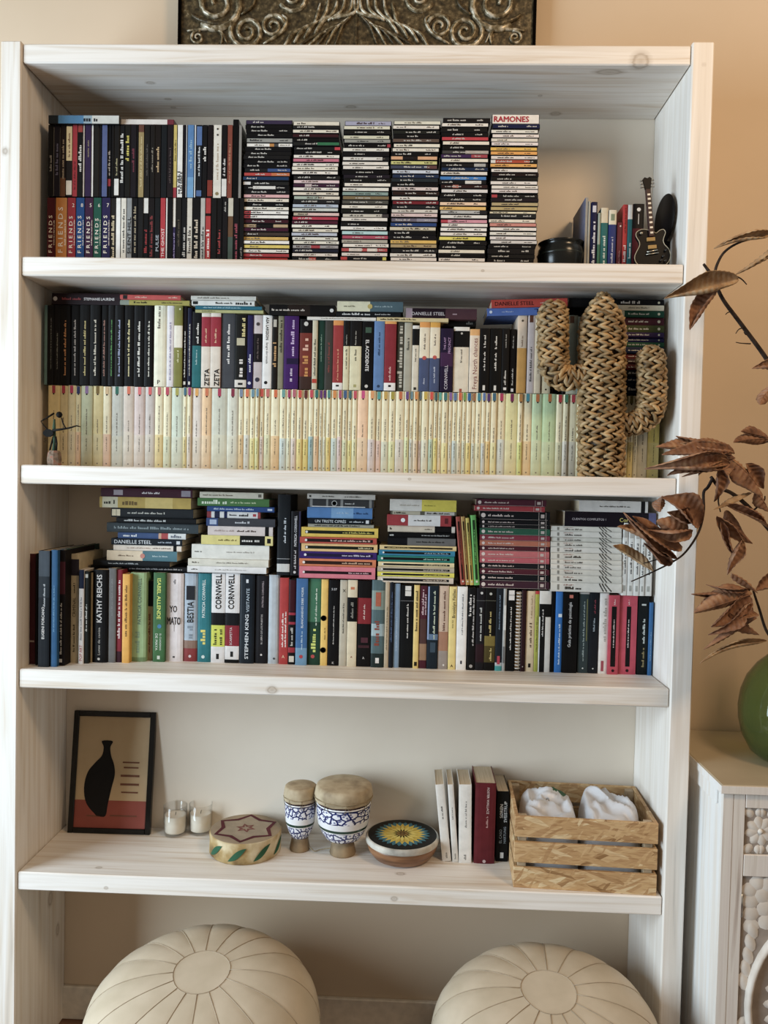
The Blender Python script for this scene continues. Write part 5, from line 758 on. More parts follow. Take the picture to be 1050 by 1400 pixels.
for u, v, lb in ((235, 1147, 'white candle in a clear glass nearest the black frame'), (270, 1144.5, 'white candle in a clear glass nearest the painted drum')):
    p = on(u, v, Z4); c = empty('glass_candle', (p.x, p.y+.033, Z4)); tag(c, lb, 'candle', 'pair of glass candles')
    MB().lathe([(.0005,0),(.028,0),(.0315,.003),(.0335,.02),(.0345,.088),(.0335,.0885),(.0325,.087),(.0315,.012),(.029,.010),(.0005,.010)], glass, 40, caps=(False, False)).build('glass_cup', c)
    MB().lathe([(.0005,.0105),(.029,.0105),(.0312,.014),(.0318,.060),(.026,.0585),(.0005,.0570)], wax, 36, caps=(False, False)).build('wax', c)
    MB().tube([(0,0,.056),(.0006,0,.062),(.002,.0005,.067)], .0009, mat('#2a2420', 'matte'), 6).build('wick', c)
# painted star drum
p = on(325, 1184, Z4); r_ = .1015; hd2 = .060; SD = empty('painted_drum', (p.x, p.y+r_, Z4), (0, 0, .25)); tag(SD, 'round low drum painted with a maroon star and green leaves', 'drum')
br = noise_mat('drum_bark_skin', [(.3, '#6a4c28'), (.45, '#a8884c'), (.6, '#cdb88c'), (.72, '#d8c8a4')], (14, 14, 14), .75, .2, .5)
MB().lathe([(.098,0),(.1015,.004),(.1005,.03),(.1015,hd2-.003),(.099,hd2)], br, 56).build('shell', SD)
tp = MB(); hm = noise_mat('drum_top_hide', [(.3, '#8a7258'), (.7, '#a89474')], (10, 10, 10), .7, .2, .2); tp.lathe([(.0005,hd2+.001),(.097,hd2+.001),(.099,hd2)], hm, 56, caps=(True, False)); top = tp.build('drum_head', SD)
def flatpoly(pts, z, m, name, par): MB().add([(x, y, z) for x, y in pts], [tuple(range(len(pts)))], m).build(name, par)
def star(n, ro, ri, z, m, w, name, par, ph=0):
    P1 = []; P2 = []
    for i in range(2*n):
        a = math.pi*i/n+ph; R1 = ro if i % 2 == 0 else ri
        P1.append((R1*math.cos(a), R1*math.sin(a), z)); P2.append(((R1-w)*math.cos(a), (R1-w)*math.sin(a), z))
    MB().add(P1+P2, [(i, (i+1) % (2*n), 2*n+(i+1) % (2*n), 2*n+i) for i in range(2*n)], m).build(name, par)
mar = mat('#6a2630', 'matte')
flatpoly([((.088 if i % 2 == 0 else .070)*math.cos(math.pi*i/6+.3), (.088 if i % 2 == 0 else .070)*math.sin(math.pi*i/6+.3)) for i in range(12)], hd2+.0014, mat('#a8967c', 'matte'), 'star_field', top)
star(6, .094, .070, hd2+.0018, mar, .012, 'star_outline', top, .3); star(6, .03, .016, hd2+.0018, mat('#8a5048', 'matte'), .010, 'star_flower', top, .6)
gl_ = mat('#2c6444', 'matte')
for a0 in (-2.55, -1.85, -1.15, -.5, .6, 2.2):
    L = []
    for i in range(13):
        t = i/12; w_ = .017*math.sin(math.pi*t); L.append((a0+(t-.5)*.52, .010+.038*t+w_*.6, .010+.038*t-w_*.6))
    vs = []
    for a, z1, z0 in L: vs += [(.1028*math.cos(a), .1028*math.sin(a), z0), (.1028*math.cos(a), .1028*math.sin(a), z1)]
    MB().add(vs, [(2*i, 2*i+2, 2*i+3, 2*i+1) for i in range(12)], gl_).build('painted_leaf', SD)
# bongos
def ceramic():
    m, nt, b = base_mat('blue_white_majolica'); L = nt.links
    tc = N(nt, 'ShaderNodeTexCoord'); sp = N(nt, 'ShaderNodeSeparateXYZ'); L.new(tc.outputs['Object'], sp.inputs[0])
    at2 = N(nt, 'ShaderNodeMath', operation='ARCTAN2'); L.new(sp.outputs['Y'], at2.inputs[0]); L.new(sp.outputs['X'], at2.inputs[1])
    mu = N(nt, 'ShaderNodeMath', operation='MULTIPLY'); mu.inputs[1].default_value = 2.6; L.new(at2.outputs[0], mu.inputs[0])
    mz = N(nt, 'ShaderNodeMath', operation='MULTIPLY'); mz.inputs[1].default_value = 55; L.new(sp.outputs['Z'], mz.inputs[0])
    cb = N(nt, 'ShaderNodeCombineXYZ'); L.new(mu.outputs[0], cb.inputs[0]); L.new(mz.outputs[0], cb.inputs[1])
    vo = N(nt, 'ShaderNodeTexVoronoi', feature='DISTANCE_TO_EDGE', voronoi_dimensions='2D'); vo.inputs['Scale'].default_value = 1.15; L.new(cb.outputs[0], vo.inputs['Vector'])
    r = ramp(nt, [(.0, lin('#1c2868')), (.09, lin('#2c3c88')), (.13, lin('#e4e4ea')), (1, lin('#e8e8ec'))]); L.new(vo.outputs['Distance'], r.inputs['Fac'])
    v2 = N(nt, 'ShaderNodeTexVoronoi', voronoi_dimensions='2D'); v2.inputs['Scale'].default_value = 2.1; L.new(cb.outputs[0], v2.inputs['Vector'])
    r2 = ramp(nt, [(.0, lin('#223080')), (.24, lin('#3a4c9c')), (.3, (1, 1, 1, 1)), (1, (1, 1, 1, 1))]); L.new(v2.outputs['Distance'], r2.inputs['Fac'])
    mx = N(nt, 'ShaderNodeMixRGB', blend_type='MULTIPLY'); mx.inputs['Fac'].default_value = .85; L.new(r.outputs['Color'], mx.inputs['Color1']); L.new(r2.outputs['Color'], mx.inputs['Color2'])
    L.new(mx.outputs['Color'], b.inputs['Base Color']); b.inputs['Roughness'].default_value = .12; return m
cer = ceramic(); whi = mat('#e6e4e4', 'gloss'); nav = mat('#232e5c', 'gloss'); grn = mat('#2a4a3a', 'gloss'); skin = noise_mat('drum_hide', [(.3, '#8c7654'), (.5, '#b09a76'), (.7, '#c4b08c')], (22, 22, 22), .6, .25, .3); clay = mat('#a88c64', 'hide'); dkr = mat('#4a1c20', 'hide'); cordm = mat('#a8926c', 'cloth')
b1 = on(408, 1166, Z4); b2 = on(467, 1173, Z4); BG = empty('bongo_drums', (b1.x, b1.y+.026, Z4)); tag(BG, 'pair of tied blue and white ceramic bongo drums with hide heads', 'drums')
def bongo(ox, oy, R0, H, fb):
    g = empty('drum_piece', (ox, oy, 0)); g.parent = BG
    z = lambda f: f*H
    MB().lathe([(fb*1.15,0),(fb*1.2,.004),(fb*.98,z(.17)),(fb*1.0,z(.20))], clay, 36).build('foot', g)
    pf = [(fb*.95,z(.195)),(R0*.62,z(.24)),(R0*.76,z(.32)),(R0*.85,z(.40)),(R0*.87,z(.415)),(R0*.885,z(.44)),(R0*.90,z(.455)),(R0*.93,z(.54)),(R0*.965,z(.66)),(R0*.97,z(.725)),(R0*.97,z(.74)),(R0*.95,z(.765))]
    MB().lathe(pf, cer, 48, mats=[cer, cer, cer, whi, grn, grn, whi, cer, cer, nav, whi]).build('ceramic_body', g)
    MB().lathe([(R0*.95,z(.75)),(R0*.975,z(.775)),(R0*.95,z(.80))], dkr, 36, caps=(False, False)).build('binding_ring', g)
    n = 60; vs = []; prof = [(.99,.785),(1.02,.81),(1.0,.84),(1.03,.87),(1.0,.95),(.97,.985),(.90,1.0),(.5,1.004),(.02,1.004)]
    for j, (rr, f) in enumerate(prof):
        for k in range(n):
            a = 2*math.pi*k/n; wv = 1+(.02*math.sin(a*9+j) if j < 4 else 0); vs.append((R0*rr*wv*math.cos(a), R0*rr*wv*math.sin(a), z(f)))
    MB().add(vs, [(j*n+k, j*n+(k+1) % n, (j+1)*n+(k+1) % n, (j+1)*n+k) for j in range(len(prof)-1) for k in range(n)]+[tuple((len(prof)-1)*n+k for k in range(n))], skin, True).build('drum_skin', g)
    zz = []
    for k in range(17):
        a = 2*math.pi*k/16+.2; hi = k % 2 == 0; R1 = R0*(1.035 if hi else .86); zz.append((R1*math.cos(a), R1*math.sin(a), z(.84 if hi else .42)))
    MB().tube(zz, .0011, cordm, 5).build('lacing_cord', g)
    MB().tube([(R0*1.035*math.cos(2*math.pi*k/32), R0*1.035*math.sin(2*math.pi*k/32), z(.84)+.001*math.sin(k)) for k in range(33)], .0014, cordm, 5).build('lacing_cord', g)
    return g
bongo(0, 0, .0465, .186, .0245); dx_, dy_ = b2.x-b1.x, (b2.y+.033)-(b1.y+.026)
bongo(dx_, dy_, .0800, .200, .0315)
MB().tube(catmull([(.03,-.012,.012),(.045,-.02,.004),(.06,-.014,.006),(.085,-.012,.010),(dx_-.03,dy_-.01,.018)], 6), .0016, cordm, 6).build('tie_cord', BG)
MB().tube(catmull([(.035,-.01,.158),(.05,-.012,.150),(dx_-.07,dy_-.02,.150)], 6), .0022, mat('#6a4438', 'cloth'), 6).build('tie_cord', BG)
# sunflower drum
p = on(548, 1186, Z4); SU = empty('sunflower_drum', (p.x+.002, p.y+.072, Z4)); tag(SU, 'shallow round wooden drum with a painted yellow sunflower top', 'drum')
wb = noise_mat('turned_wood', [(.3, '#5a3418'), (.5, '#8a5a30'), (.7, '#9c6a3c')], (8, 8, 60), .35, .45, .1)
MB().lathe([(.070,0),(.083,.006),(.095,.022),(.1005,.038),(.1015,.047)], wb, 56).build('bowl', SU)
MB().lathe([(.1015,.044),(.1035,.046),(.1040,.056),(.102,.060),(.098,.0615)], mat('#d8d0c0', 'hide'), 56).build('rim_band', SU)
tp = MB(); tp.lathe([(.0005,.0622),(.0955,.0622),(.0985,.0612)], mat('#2a2824', 'paper'), 56, caps=(True, False)); top = tp.build('painted_top', SU)
for ring, (n, r0, r1, w_, c) in enumerate(((28, .045, .079, .0066, '#3c7888'), (24, .022, .068, .0064, '#d8b828'), (16, .015, .050, .0046, '#e4cc50'))):
    for i in range(n):
        a = 2*math.pi*(i+(.5 if ring == 0 else 0))/n; ca, sa = math.cos(a), math.sin(a); z = .0626+.0003*ring
        loc_ = [(r0, 0), ((r0+r1)*.45, -w_), ((r0+r1)*.55, -w_), (r1, 0), ((r0+r1)*.55, w_), ((r0+r1)*.45, w_)]
        MB().add([(x*ca-y*sa, x*sa+y*ca, z) for x, y in loc_], [(0, 1, 2, 3, 4, 5)], mat(c, 'paper')).build('petal', top)
flatpoly([(.016*math.cos(2*math.pi*i/24), .016*math.sin(2*math.pi*i/24)) for i in range(24)], .0636, mat('#8a6a24', 'paper'), 'flower_eye', top)
star(6, .013, .006, .0640, mat('#5a3818', 'paper'), .003, 'flower_mark', top)
# books beside the crate
YB = .150; G4 = 'books beside the crate'
def up4(x0, x1, yt, yb, col, label, lean=0., d=.13, **o):
    b0 = on((x0+x1)/2, yb, Z4); y = b0.y; a, b = at(x0, yb-20, y).x, at(x1, yb-20, y).x; h = at((x0+x1)/2, yt, y).z-Z4; w_ = b-a-.0006
    book('novel', w_*math.cos(lean), h, min(d, .296-y), col, ((a+b)/2, y, Z4+(w_/2*math.sin(abs(lean)))), (0, lean, 0), label, G4, **o)
wp = [Mk(.55,.72,'#6a6660',0,.2),Mk(.04,.12,'#8a867e',0,.3)]
up4(605,617.5,1073,1178,'#e4dfd6','leaning white book nearest the sunflower drum',math.radians(-6.6),prints=wp,d=.125)
up4(619,627.5,1073,1179,'#e0dcd4','slim leaning white book between two thicker white ones',math.radians(-5),prints=wp,d=.125)
up4(627.6,645,1073,1180,'#e6e2da','thick white book leaning on the dark red one',math.radians(-1.2),prints=[Mk(.45,.8,'#8a8680',.05,.16),Mk(.04,.12,'#8a867e',0,.2)],d=.125)
up4(648,676.5,1071,1181,'#6e1f27','thick dark red novel beside the white books',0,prints=[T('FOSTER WALLACE',.62,.95,'#e0ccc8','d',.12,.16),Mk(.45,.6,'#b88c88',.1,.1),('O',.03,.0,.08,'#c8a8a4')],d=.14,bulge=.003,board=.002)
up4(678,694.5,1082,1178,'#14161a','black novel squeezed between the dark red one and the crate',0,prints=[T('SØREN',.62,.82,'#dce0e4','u',-.12,.26),T('SVEISTRUP',.56,.86,'#dce0e4','u',.22,.26),T('EL CASO',.26,.46,'#98a4b0','u',-.16,.24),T('HARTUNG',.26,.50,'#98a4b0','u',.2,.24),R(.05,.13,-.14,.14,'#d0d4d8')],d=.13)
# crate
def osb():
    m, nt, b = base_mat('osb_board'); L = nt.links; tc = N(nt, 'ShaderNodeTexCoord'); cur = None
    dn = N(nt, 'ShaderNodeTexNoise'); dn.inputs['Scale'].default_value = 20; L.new(tc.outputs['Object'], dn.inputs['Vector'])
    sc3 = N(nt, 'ShaderNodeVectorMath', operation='SCALE'); sc3.inputs['Scale'].default_value = .010; L.new(dn.outputs['Color'], sc3.inputs[0])
    ad = N(nt, 'ShaderNodeVectorMath', operation='ADD'); L.new(tc.outputs['Object'], ad.inputs[0]); L.new(sc3.outputs[0], ad.inputs[1]); lay_ = []
    for q, (ry, sx3, sz3) in enumerate(((.42, 17, 120), (-.25, 14, 105), (1.0, 20, 130))):
        rt_ = N(nt, 'ShaderNodeVectorRotate'); rt_.rotation_type = 'Y_AXIS'; rt_.inputs['Angle'].default_value = ry; L.new(ad.outputs[0], rt_.inputs['Vector'])
        mp = N(nt, 'ShaderNodeMapping'); mp.inputs['Scale'].default_value = (sx3, 40, sz3); mp.inputs['Location'].default_value = (q*3.3, q*1.7, q*5.1); L.new(rt_.outputs[0], mp.inputs['Vector'])
        vo = N(nt, 'ShaderNodeTexVoronoi'); vo.inputs['Scale'].default_value = 1; L.new(mp.outputs['Vector'], vo.inputs['Vector']); se = N(nt, 'ShaderNodeSeparateColor'); L.new(vo.outputs['Color'], se.inputs[0]); lay_.append(se)
    g1 = N(nt, 'ShaderNodeMath', operation='GREATER_THAN'); g1.inputs[1].default_value = .62; L.new(lay_[1].outputs[1], g1.inputs[0]); g2 = N(nt, 'ShaderNodeMath', operation='GREATER_THAN'); g2.inputs[1].default_value = .84; L.new(lay_[2].outputs[1], g2.inputs[0])
    a1 = N(nt, 'ShaderNodeMix'); L.new(g1.outputs[0], a1.inputs[0]); L.new(lay_[0].outputs[0], a1.inputs[2]); L.new(lay_[1].outputs[0], a1.inputs[3]); a2 = N(nt, 'ShaderNodeMix'); L.new(g2.outputs[0], a2.inputs[0]); L.new(a1.outputs[0], a2.inputs[2]); L.new(lay_[2].outputs[0], a2.inputs[3])
    r = ramp(nt, [(0, lin('#94682f')), (.08, lin('#b88a50')), (.5, lin('#c69a5c')), (.85, lin('#d2aa70')), (1, lin('#e0c490'))]); L.new(a2.outputs[0], r.inputs['Fac'])
    gr = N(nt, 'ShaderNodeTexNoise'); m2 = N(nt, 'ShaderNodeMapping'); m2.inputs['Scale'].default_value = (30, 200, 260); m2.inputs['Rotation'].default_value = (0, .2, 0); L.new(tc.outputs['Object'], m2.inputs['Vector']); L.new(m2.outputs['Vector'], gr.inputs['Vector']); gr.inputs['Scale'].default_value = 1
    r2 = ramp(nt, [(.32, (.55, .42, .3, 1)), (.5, (1, 1, 1, 1))]); L.new(gr.outputs['Fac'], r2.inputs['Fac'])
    mx = N(nt, 'ShaderNodeMixRGB', blend_type='MULTIPLY'); mx.inputs['Fac'].default_value = .6; L.new(r.outputs['Color'], mx.inputs['Color1']); L.new(r2.outputs['Color'], mx.inputs['Color2'])
    L.new(mx.outputs['Color'], b.inputs['Base Color']); b.inputs['Roughness'].default_value = .6
    bp = N(nt, 'ShaderNodeBump'); bp.inputs['Strength'].default_value = .3; bp.inputs['Distance'].default_value = .001; L.new(a2.outputs[0], bp.inputs['Height']); L.new(bp.outputs['Normal'], b.inputs['Normal']); return m
OS = osb(); cw, cdp, ch = .368, .262, .190
CR = empty('wooden_crate', (1.317+cw/2, .013, Z4), (0, 0, math.radians(-2.4))); tag(CR, 'slatted chipboard crate holding white plastic bags', 'crate')
sh_, gp_ = .0545, .0132
for i in range(3):
    z0 = i*(sh_+gp_); z1 = z0+sh_
    MB().cbox(-cw/2, cw/2, 0, .010, z0, z1, .001, OS).build('slat', CR); MB().cbox(-cw/2, cw/2, cdp-.010, cdp, z0, z1, .001, OS).build('slat', CR)
    MB().cbox(-cw/2, -cw/2+.010, .0105, cdp-.0105, z0, z1, .001, OS).build('slat', CR); MB().cbox(cw/2-.010, cw/2, .0105, cdp-.0105, z0, z1, .001, OS).build('slat', CR)
pc = mat('#c8ac84', 'wood')
for sx2 in (-1, 1):
    for yy in (.0105, cdp-.0105-.022): MB().cbox(min(sx2*(cw/2-.0105), sx2*(cw/2-.0325)), max(sx2*(cw/2-.0105), sx2*(cw/2-.0325)), yy, yy+.022, 0.009, ch-.004, .001, pc).build('corner_post', CR)
MB().box(-cw/2+.0105, cw/2-.0105, .0105, cdp-.0105, 0, .008, OS).build('base_board', CR)
def plastic():
    m, nt, b = base_mat('thin_white_plastic'); b.inputs['Base Color'].default_value = (.60, .60, .62, 1); b.inputs['Roughness'].default_value = .35
    b.inputs['Subsurface Weight'].default_value = .0; tc = N(nt, 'ShaderNodeTexCoord'); no = N(nt, 'ShaderNodeTexNoise'); no.inputs['Scale'].default_value = 55; no.inputs['Distortion'].default_value = 1.2; nt.links.new(tc.outputs['Object'], no.inputs['Vector'])
    bp = N(nt, 'ShaderNodeBump'); bp.inputs['Strength'].default_value = .15; bp.inputs['Distance'].default_value = .004; nt.links.new(no.outputs['Fac'], bp.inputs['Height']); nt.links.new(bp.outputs['Normal'], b.inputs['Normal']); return m
PL = plastic()
def bag(cx, cy, rx_, ry_, h, peaks, seed, label):
    n, m_ = 22, 40; vs = []; off = Vector((seed*3.1, seed*1.7, 0))
    for i in range(n+1):
        t = i/n
        for k in range(m_):
            a = 2*math.pi*k/m_; q = t; x = rx_*math.copysign(abs(math.cos(a))**.45, math.cos(a))*q; y = ry_*math.copysign(abs(math.sin(a))**.45, math.sin(a))*q
            z = h*(1-q**18)*.97+.002
            for (px, py, ph, pw) in peaks:
                dd = math.hypot(x-px, y-py); z += ph*max(0, 1-dd/pw)**.9*(1-q**12)
            nv = noise.noise(Vector((x*16, y*16, 0))+off); nv2 = abs(noise.noise(Vector((x*24+y*10, y*18, 3))+off)); z += (.016*nv-.050*nv2+.014)*(1-q**8)
            vs.append((x, y, z if i < n else .0005))
    fs = [(i*m_+k, i*m_+(k+1) % m_, (i+1)*m_+(k+1) % m_, (i+1)*m_+k) for i in range(1, n) for k in range(m_)]+[(0, m_+k, m_+(k+1) % m_) for k in range(m_)]
    mbg = MB(); gf = []
    if seed == 1: gf = [f for f in fs if .018 < vs[f[0]][0] < .058 and .035 < vs[f[0]][1] < .085 and vs[f[0]][2] > .1]
    mbg.add(vs, [f for f in fs if f not in gf], PL, True)
    if gf: kk = mbg.slot(mat('#3c6848', 'paper')); [(mbg.f.append(f), mbg.mi.append(kk), mbg.sm.append(True)) for f in gf]
    o = mbg.build('plastic_bag', None, CR.matrix_basis @ Vector((cx, cy, .0085)), (0, 0, math.radians(-2.4))); tag(o, label, 'bag', 'bags in the crate')
    return o
bag(-.083, .131, .080, .104, .160, [(.0, .03, .028, .10), (.055, -.04, .018, .06), (-.06, -.05, .012, .06)], 1, 'crumpled white plastic bag with green print in the crate')
bag(.083, .131, .080, .104, .146, [(-.040, -.01, .050, .12), (.055, -.03, .044, .06), (.0, .07, .03, .08)], 2, 'crumpled white plastic bag with raised peaks in the crate')

# ================================================================== leather poufs on the floor
lea = noise_mat('ivory_leather', [(.3, '#c4b294'), (.7, '#d2c0a4')], (14, 14, 14), .42, .35, .12)
sea = mat('#b4a084', 'paper')
def pouf(cx, cy, R0, H, rot, label, tiltx):
    P = empty('leather_pouf', (cx, cy, 0), (tiltx, 0, rot)); tag(P, label, 'pouf', 'ivory leather poufs')
    n = 16; HB = H*.46
    def surf(t, a, puff=0.):
        # t 0 at the middle of the top, 1 at the bulge, 2 at the floor
        if t <= 1: th = t*math.pi/2; r = R0*math.sin(th)**.72; z = HB+(H-HB)*(math.cos(th))**.58 if th < math.pi/2-1e-6 else HB
        else: th = (t-1)*math.pi/2; r = R0*(1-.20*math.sin(th)**2.5); z = HB*(1-math.sin(th))
        wr = 1+.012*math.sin(3*a+1.3)+.008*math.sin(5*a+.4)
        k = puff*(.0020*math.sin(math.pi*min(1, t))+.0016*(t > .15))
        X, Yy, Zz = (r*wr+k*min(1, t*1.3))*math.cos(a), (r*wr+k*min(1, t*1.3))*math.sin(a), max(.0, z+k*(1-min(1, t))*1.0)
        Zz += (.17*(Yy*math.cos(rot)+X*math.sin(rot))+.006*math.sin(2*a+1)*min(1, t*2))*min(1, Zz/H)**2
        return Vector((X, Yy, Zz))
    t0 = .086; tm = .90
    dsc = [surf(t0, 2*math.pi*k/32) for k in range(32)]
    MB().add([(0, 0, surf(.001, 0).z+.001)]+dsc, [(0, 1+k, 1+(k+1) % 32) for k in range(32)], lea, True).build('centre_disc', P)
    def patch(ta, tb, a0, a1, nt, na, name):
        vs = []
        for i in range(nt+1):
            for j in range(na+1):
                u = j/na; pf = (math.sin(math.pi*u))**.55; t = ta+(tb-ta)*i/nt; vs.append(surf(t, a0+(a1-a0)*u, pf*min(1, 4*min(i, nt-i)/nt+.15)))
        MB().add(vs, [(i*(na+1)+j, i*(na+1)+j+1, (i+1)*(na+1)+j+1, (i+1)*(na+1)+j) for i in range(nt) for j in range(na)], lea, True).build(name, P)
    for k in range(n):
        a0, a1 = 2*math.pi*k/n, 2*math.pi*(k+1)/n
        patch(t0, tm, a0, a1, 14, 8, 'top_panel'); patch(tm, 2, a0, a1, 12, 8, 'side_panel')
        MB().tube([surf(t0+(tm-t0)*i/12, a0) + Vector((0, 0, .0008)) for i in range(13)], .0010, sea, 5).build('seam', P)
    MB().tube([surf(t0, 2*math.pi*k/32)+Vector((0, 0, .0006)) for k in range(33)], .0010, sea, 5).build('seam', P)
    MB().tube([surf(tm, 2*math.pi*k/48) for k in range(49)], .0012, sea, 5).build('seam', P)
    return P
pouf(.524, -.10, .300, .412, .12, 'ivory leather pouf under the shelf end with the black-framed print', 0)
pouf(1.395, -.10, .292, .400, .30, 'ivory leather pouf under the shelf end with the crate', 0)

# ================================================================== carved cabinet beside the bookcase
cx0, cx1, cyf, cyb, ctz = 1.790, 2.86, -.140, .292, .950
CB = empty('carved_cabinet', ((cx0+cx1)/2, 0, 0)); tag(CB, 'whitewashed carved wooden cabinet beside the bookcase', 'cabinet'); ox = CB.location.x
cm = whitewash('cabinet_side_paint', 2, '#eceae6', '#e0dad2', streak=.2); cf = whitewash('cabinet_front_paint', 2, '#e4d9ce', '#cdbcae', streak=.35); ctm = noise_mat('cabinet_top_shaded', [(.3, '#b4a384'), (.7, '#c0b092')], (6, 6, 6), .4, .35, .05)  # top shares the cabinet's paint; its dimness is put into the colour
MB().cbox(cx0-ox, cx0+.022-ox, cyf, cyb, 0, ctz-.022, .002, cm).build('side_panel', CB); MB().cbox(cx1-.022-ox, cx1-ox, cyf, cyb, 0, ctz-.022, .002, cm).build('side_panel', CB)
MB().cbox(cx0-.006-ox, cx0-ox, cyf+.03, cyb-.01, ctz-.060, ctz-.022, .0015, cm).build('side_rail', CB)
MB().cbox(cx0-.008-ox, cx1+.008-ox, cyf-.008, cyb, ctz-.020, ctz, .003, ctm).build('top_board', CB)
MB().cbox(cx0-.0095-ox, cx1+.0095-ox, cyf-.0095, cyf-.008, ctz-.0205, ctz-.0015, .0005, cf).build('added_edge_strip', CB); MB().cbox(cx0-.0095-ox, cx0-.008-ox, cyf-.008, cyb, ctz-.0205, ctz-.0015, .0005, cm).build('added_edge_strip', CB)  # strips added so the board's edges keep the paint without the top's shade
MB().box(cx0+.022-ox, cx1-.022-ox, cyb-.012, cyb, 0.05, ctz-.022, cm).build('back_panel', CB)
# front frame: stiles and rails around drawer and door openings
dx0, dx1 = 1.8435, 2.290; ex0, ex1 = 2.360, 2.806
for a, b in ((cx0+.0225, dx0-.001), (dx1+.001, ex0-.001), (ex1+.001, cx1-.0225)): MB().cbox(a-ox, b-ox, cyf, cyf+.022, 0, ctz-.0225, .0015, cf).build('stile', CB)
MB().cbox(cx0-ox-.0005, cx0+.023-ox, cyf-.001, cyf+.0, 0, ctz-.022, .0004, cf).build('stile', CB)
for a, b in ((dx0, dx1), (ex0, ex1)):
    for z0, z1 in ((.893, ctz-.0225), (.727, .780), (0, .10)): MB().cbox(a-ox, b-ox, cyf, cyf+.022, z0, z1, .0015, cf).build('rail', CB)
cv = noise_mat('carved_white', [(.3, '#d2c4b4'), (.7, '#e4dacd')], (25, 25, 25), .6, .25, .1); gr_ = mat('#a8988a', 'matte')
def petal(mb, x, z, ang, L, w_, y, hgt=.005, m=None):
    ca, sa = math.cos(ang), math.sin(ang); rim = []; n = 10
    for i in range(n):
        t = 2*math.pi*i/n; px = L/2+L/2*math.cos(t); py = w_/2*math.sin(t)*(1 if math.cos(t) < .5 else .8); rim.append((x+px*ca-py*sa, y, z+px*sa+py*ca))
    a = x+L*.15*ca; c = (x+L*.55*ca, y-hgt, z+L*.55*sa)
    mb.add(rim+[(p[0]*.6+c[0]*.4, y-hgt*.8, p[2]*.6+c[2]*.4) for p in rim]+[c], [(i, (i+1) % n, n+(i+1) % n, n+i) for i in range(n)]+[(n+i, n+(i+1) % n, 2*n) for i in range(n)], m or cv, True)
for a, b in ((dx0, dx1), (ex0, ex1)):
    D = empty('drawer', ((a+b)/2-ox, cyf+.004, .8365)); D.parent = CB; w2, h2 = (b-a)/2-.002, .0545
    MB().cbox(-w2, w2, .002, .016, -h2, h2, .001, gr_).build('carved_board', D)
    k = 0
    for fx in [-w2+.036+i*.0735 for i in range(6)]:
        fl = MB()
        for i in range(8): petal(fl, fx, 0, 2*math.pi*i/8+.2, .037, .026, .002, .003)
        fl.lathe([(.0005,-.0),(.007,0),(.007,.004),(.0005,.006)], cv, 12, (fx, .002, 0)) if 0 else petal(fl, fx-.007, 0, 0, .014, .014, -.001, .005)
        fl.build('carved_flower', D)
        for sx2 in (-1, 1):
            for sz in (-1, 1):
                q = MB(); petal(q, fx+sx2*.018, sz*.034, math.atan2(sz, sx2), .028, .022, .002, .003); petal(q, fx+sx2*.004, sz*.034, sz*math.pi/2, .022, .018, .002, .003); q.build('carved_leaf', D)
    Dr = empty('door', ((a+b)/2-ox, cyf+.004, .413)); Dr.parent = CB; h3 = .312
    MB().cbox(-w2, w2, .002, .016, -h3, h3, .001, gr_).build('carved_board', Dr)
    rg = MB(); pts = [(.200*math.cos(2*math.pi*i/48), -.001, .235*math.sin(2*math.pi*i/48)) for i in range(49)]; rg.tube(pts, .014, cv, 8, .6); rg.build('carved_ring', Dr)
    for ring, (n, rad, L, w_) in enumerate(((24, .030, .05, .030), (24, .075, .05, .028), (28, .120, .055, .030))):
        fl = MB()
        for i in range(n): petal(fl, rad*math.cos(2*math.pi*i/n)*.9, rad*math.sin(2*math.pi*i/n)*1.05, 2*math.pi*i/n, L, w_*min(1, .3+ring*.4), .002-.001*(ring % 2))
        fl.build('carved_rosette', Dr)
    for sx2 in (-1, 1):
        for sz in (-1, 1):
            fl = MB(); cx_, cz_ = sx2*w2*.98, sz*h3*.985
            for rr, n in ((.016, 2), (.052, 3), (.092, 4), (.132, 5)):
                for i in range(n):
                    t = (i+.5)/n*math.pi/2; ang = math.atan2(-sz*math.sin(t), -sx2*math.cos(t)); 
                    if rr > .12 and 1 < i < n-2: continue
                    petal(fl, cx_+math.cos(ang)*rr*.75, cz_+math.sin(ang)*rr*.75, ang, .040, .039, .002, .0025)
            fl.build('carved_corner_fan', Dr)
            lf = MB()
            for i in range(5): petal(lf, sx2*(w2-.034+.005*i), sz*(.160-.032*i), math.atan2(sz*(.7+.1*i), sx2*.25), .046, .026, .001, .003)
            lf.build('carved_leaf', Dr)
    hs = -1
    if a == dx0: MB().tube([(-w2-.003, -.001, .214), (-w2-.003, -.001, .270)], .0035, mat('#d8d8d4', 'metal'), 8).build('hinge', Dr)

# green glass demijohn
vg = thin_glass('green_glass', (.52, .64, .36, 1), (.10, .15, .05, 1), .22, .03)
vc = Vector((2.032, .045, ctz)); VS = empty('green_glass_demijohn', vc); tag(VS, 'round green glass demijohn on the carved cabinet', 'vase')
MB().lathe([(.0005,.010),(.055,.0),(.075,.003),(.100,.022),(.120,.060),(.129,.100),(.131,.135),(.126,.175),(.112,.215),(.088,.250),(.058,.278),(.040,.300),(.033,.33),(.031,.39),(.038,.395),(.040,.403),(.034,.407),(.028,.402)], vg, 64, caps=(True, False)).build('glass_body', VS)

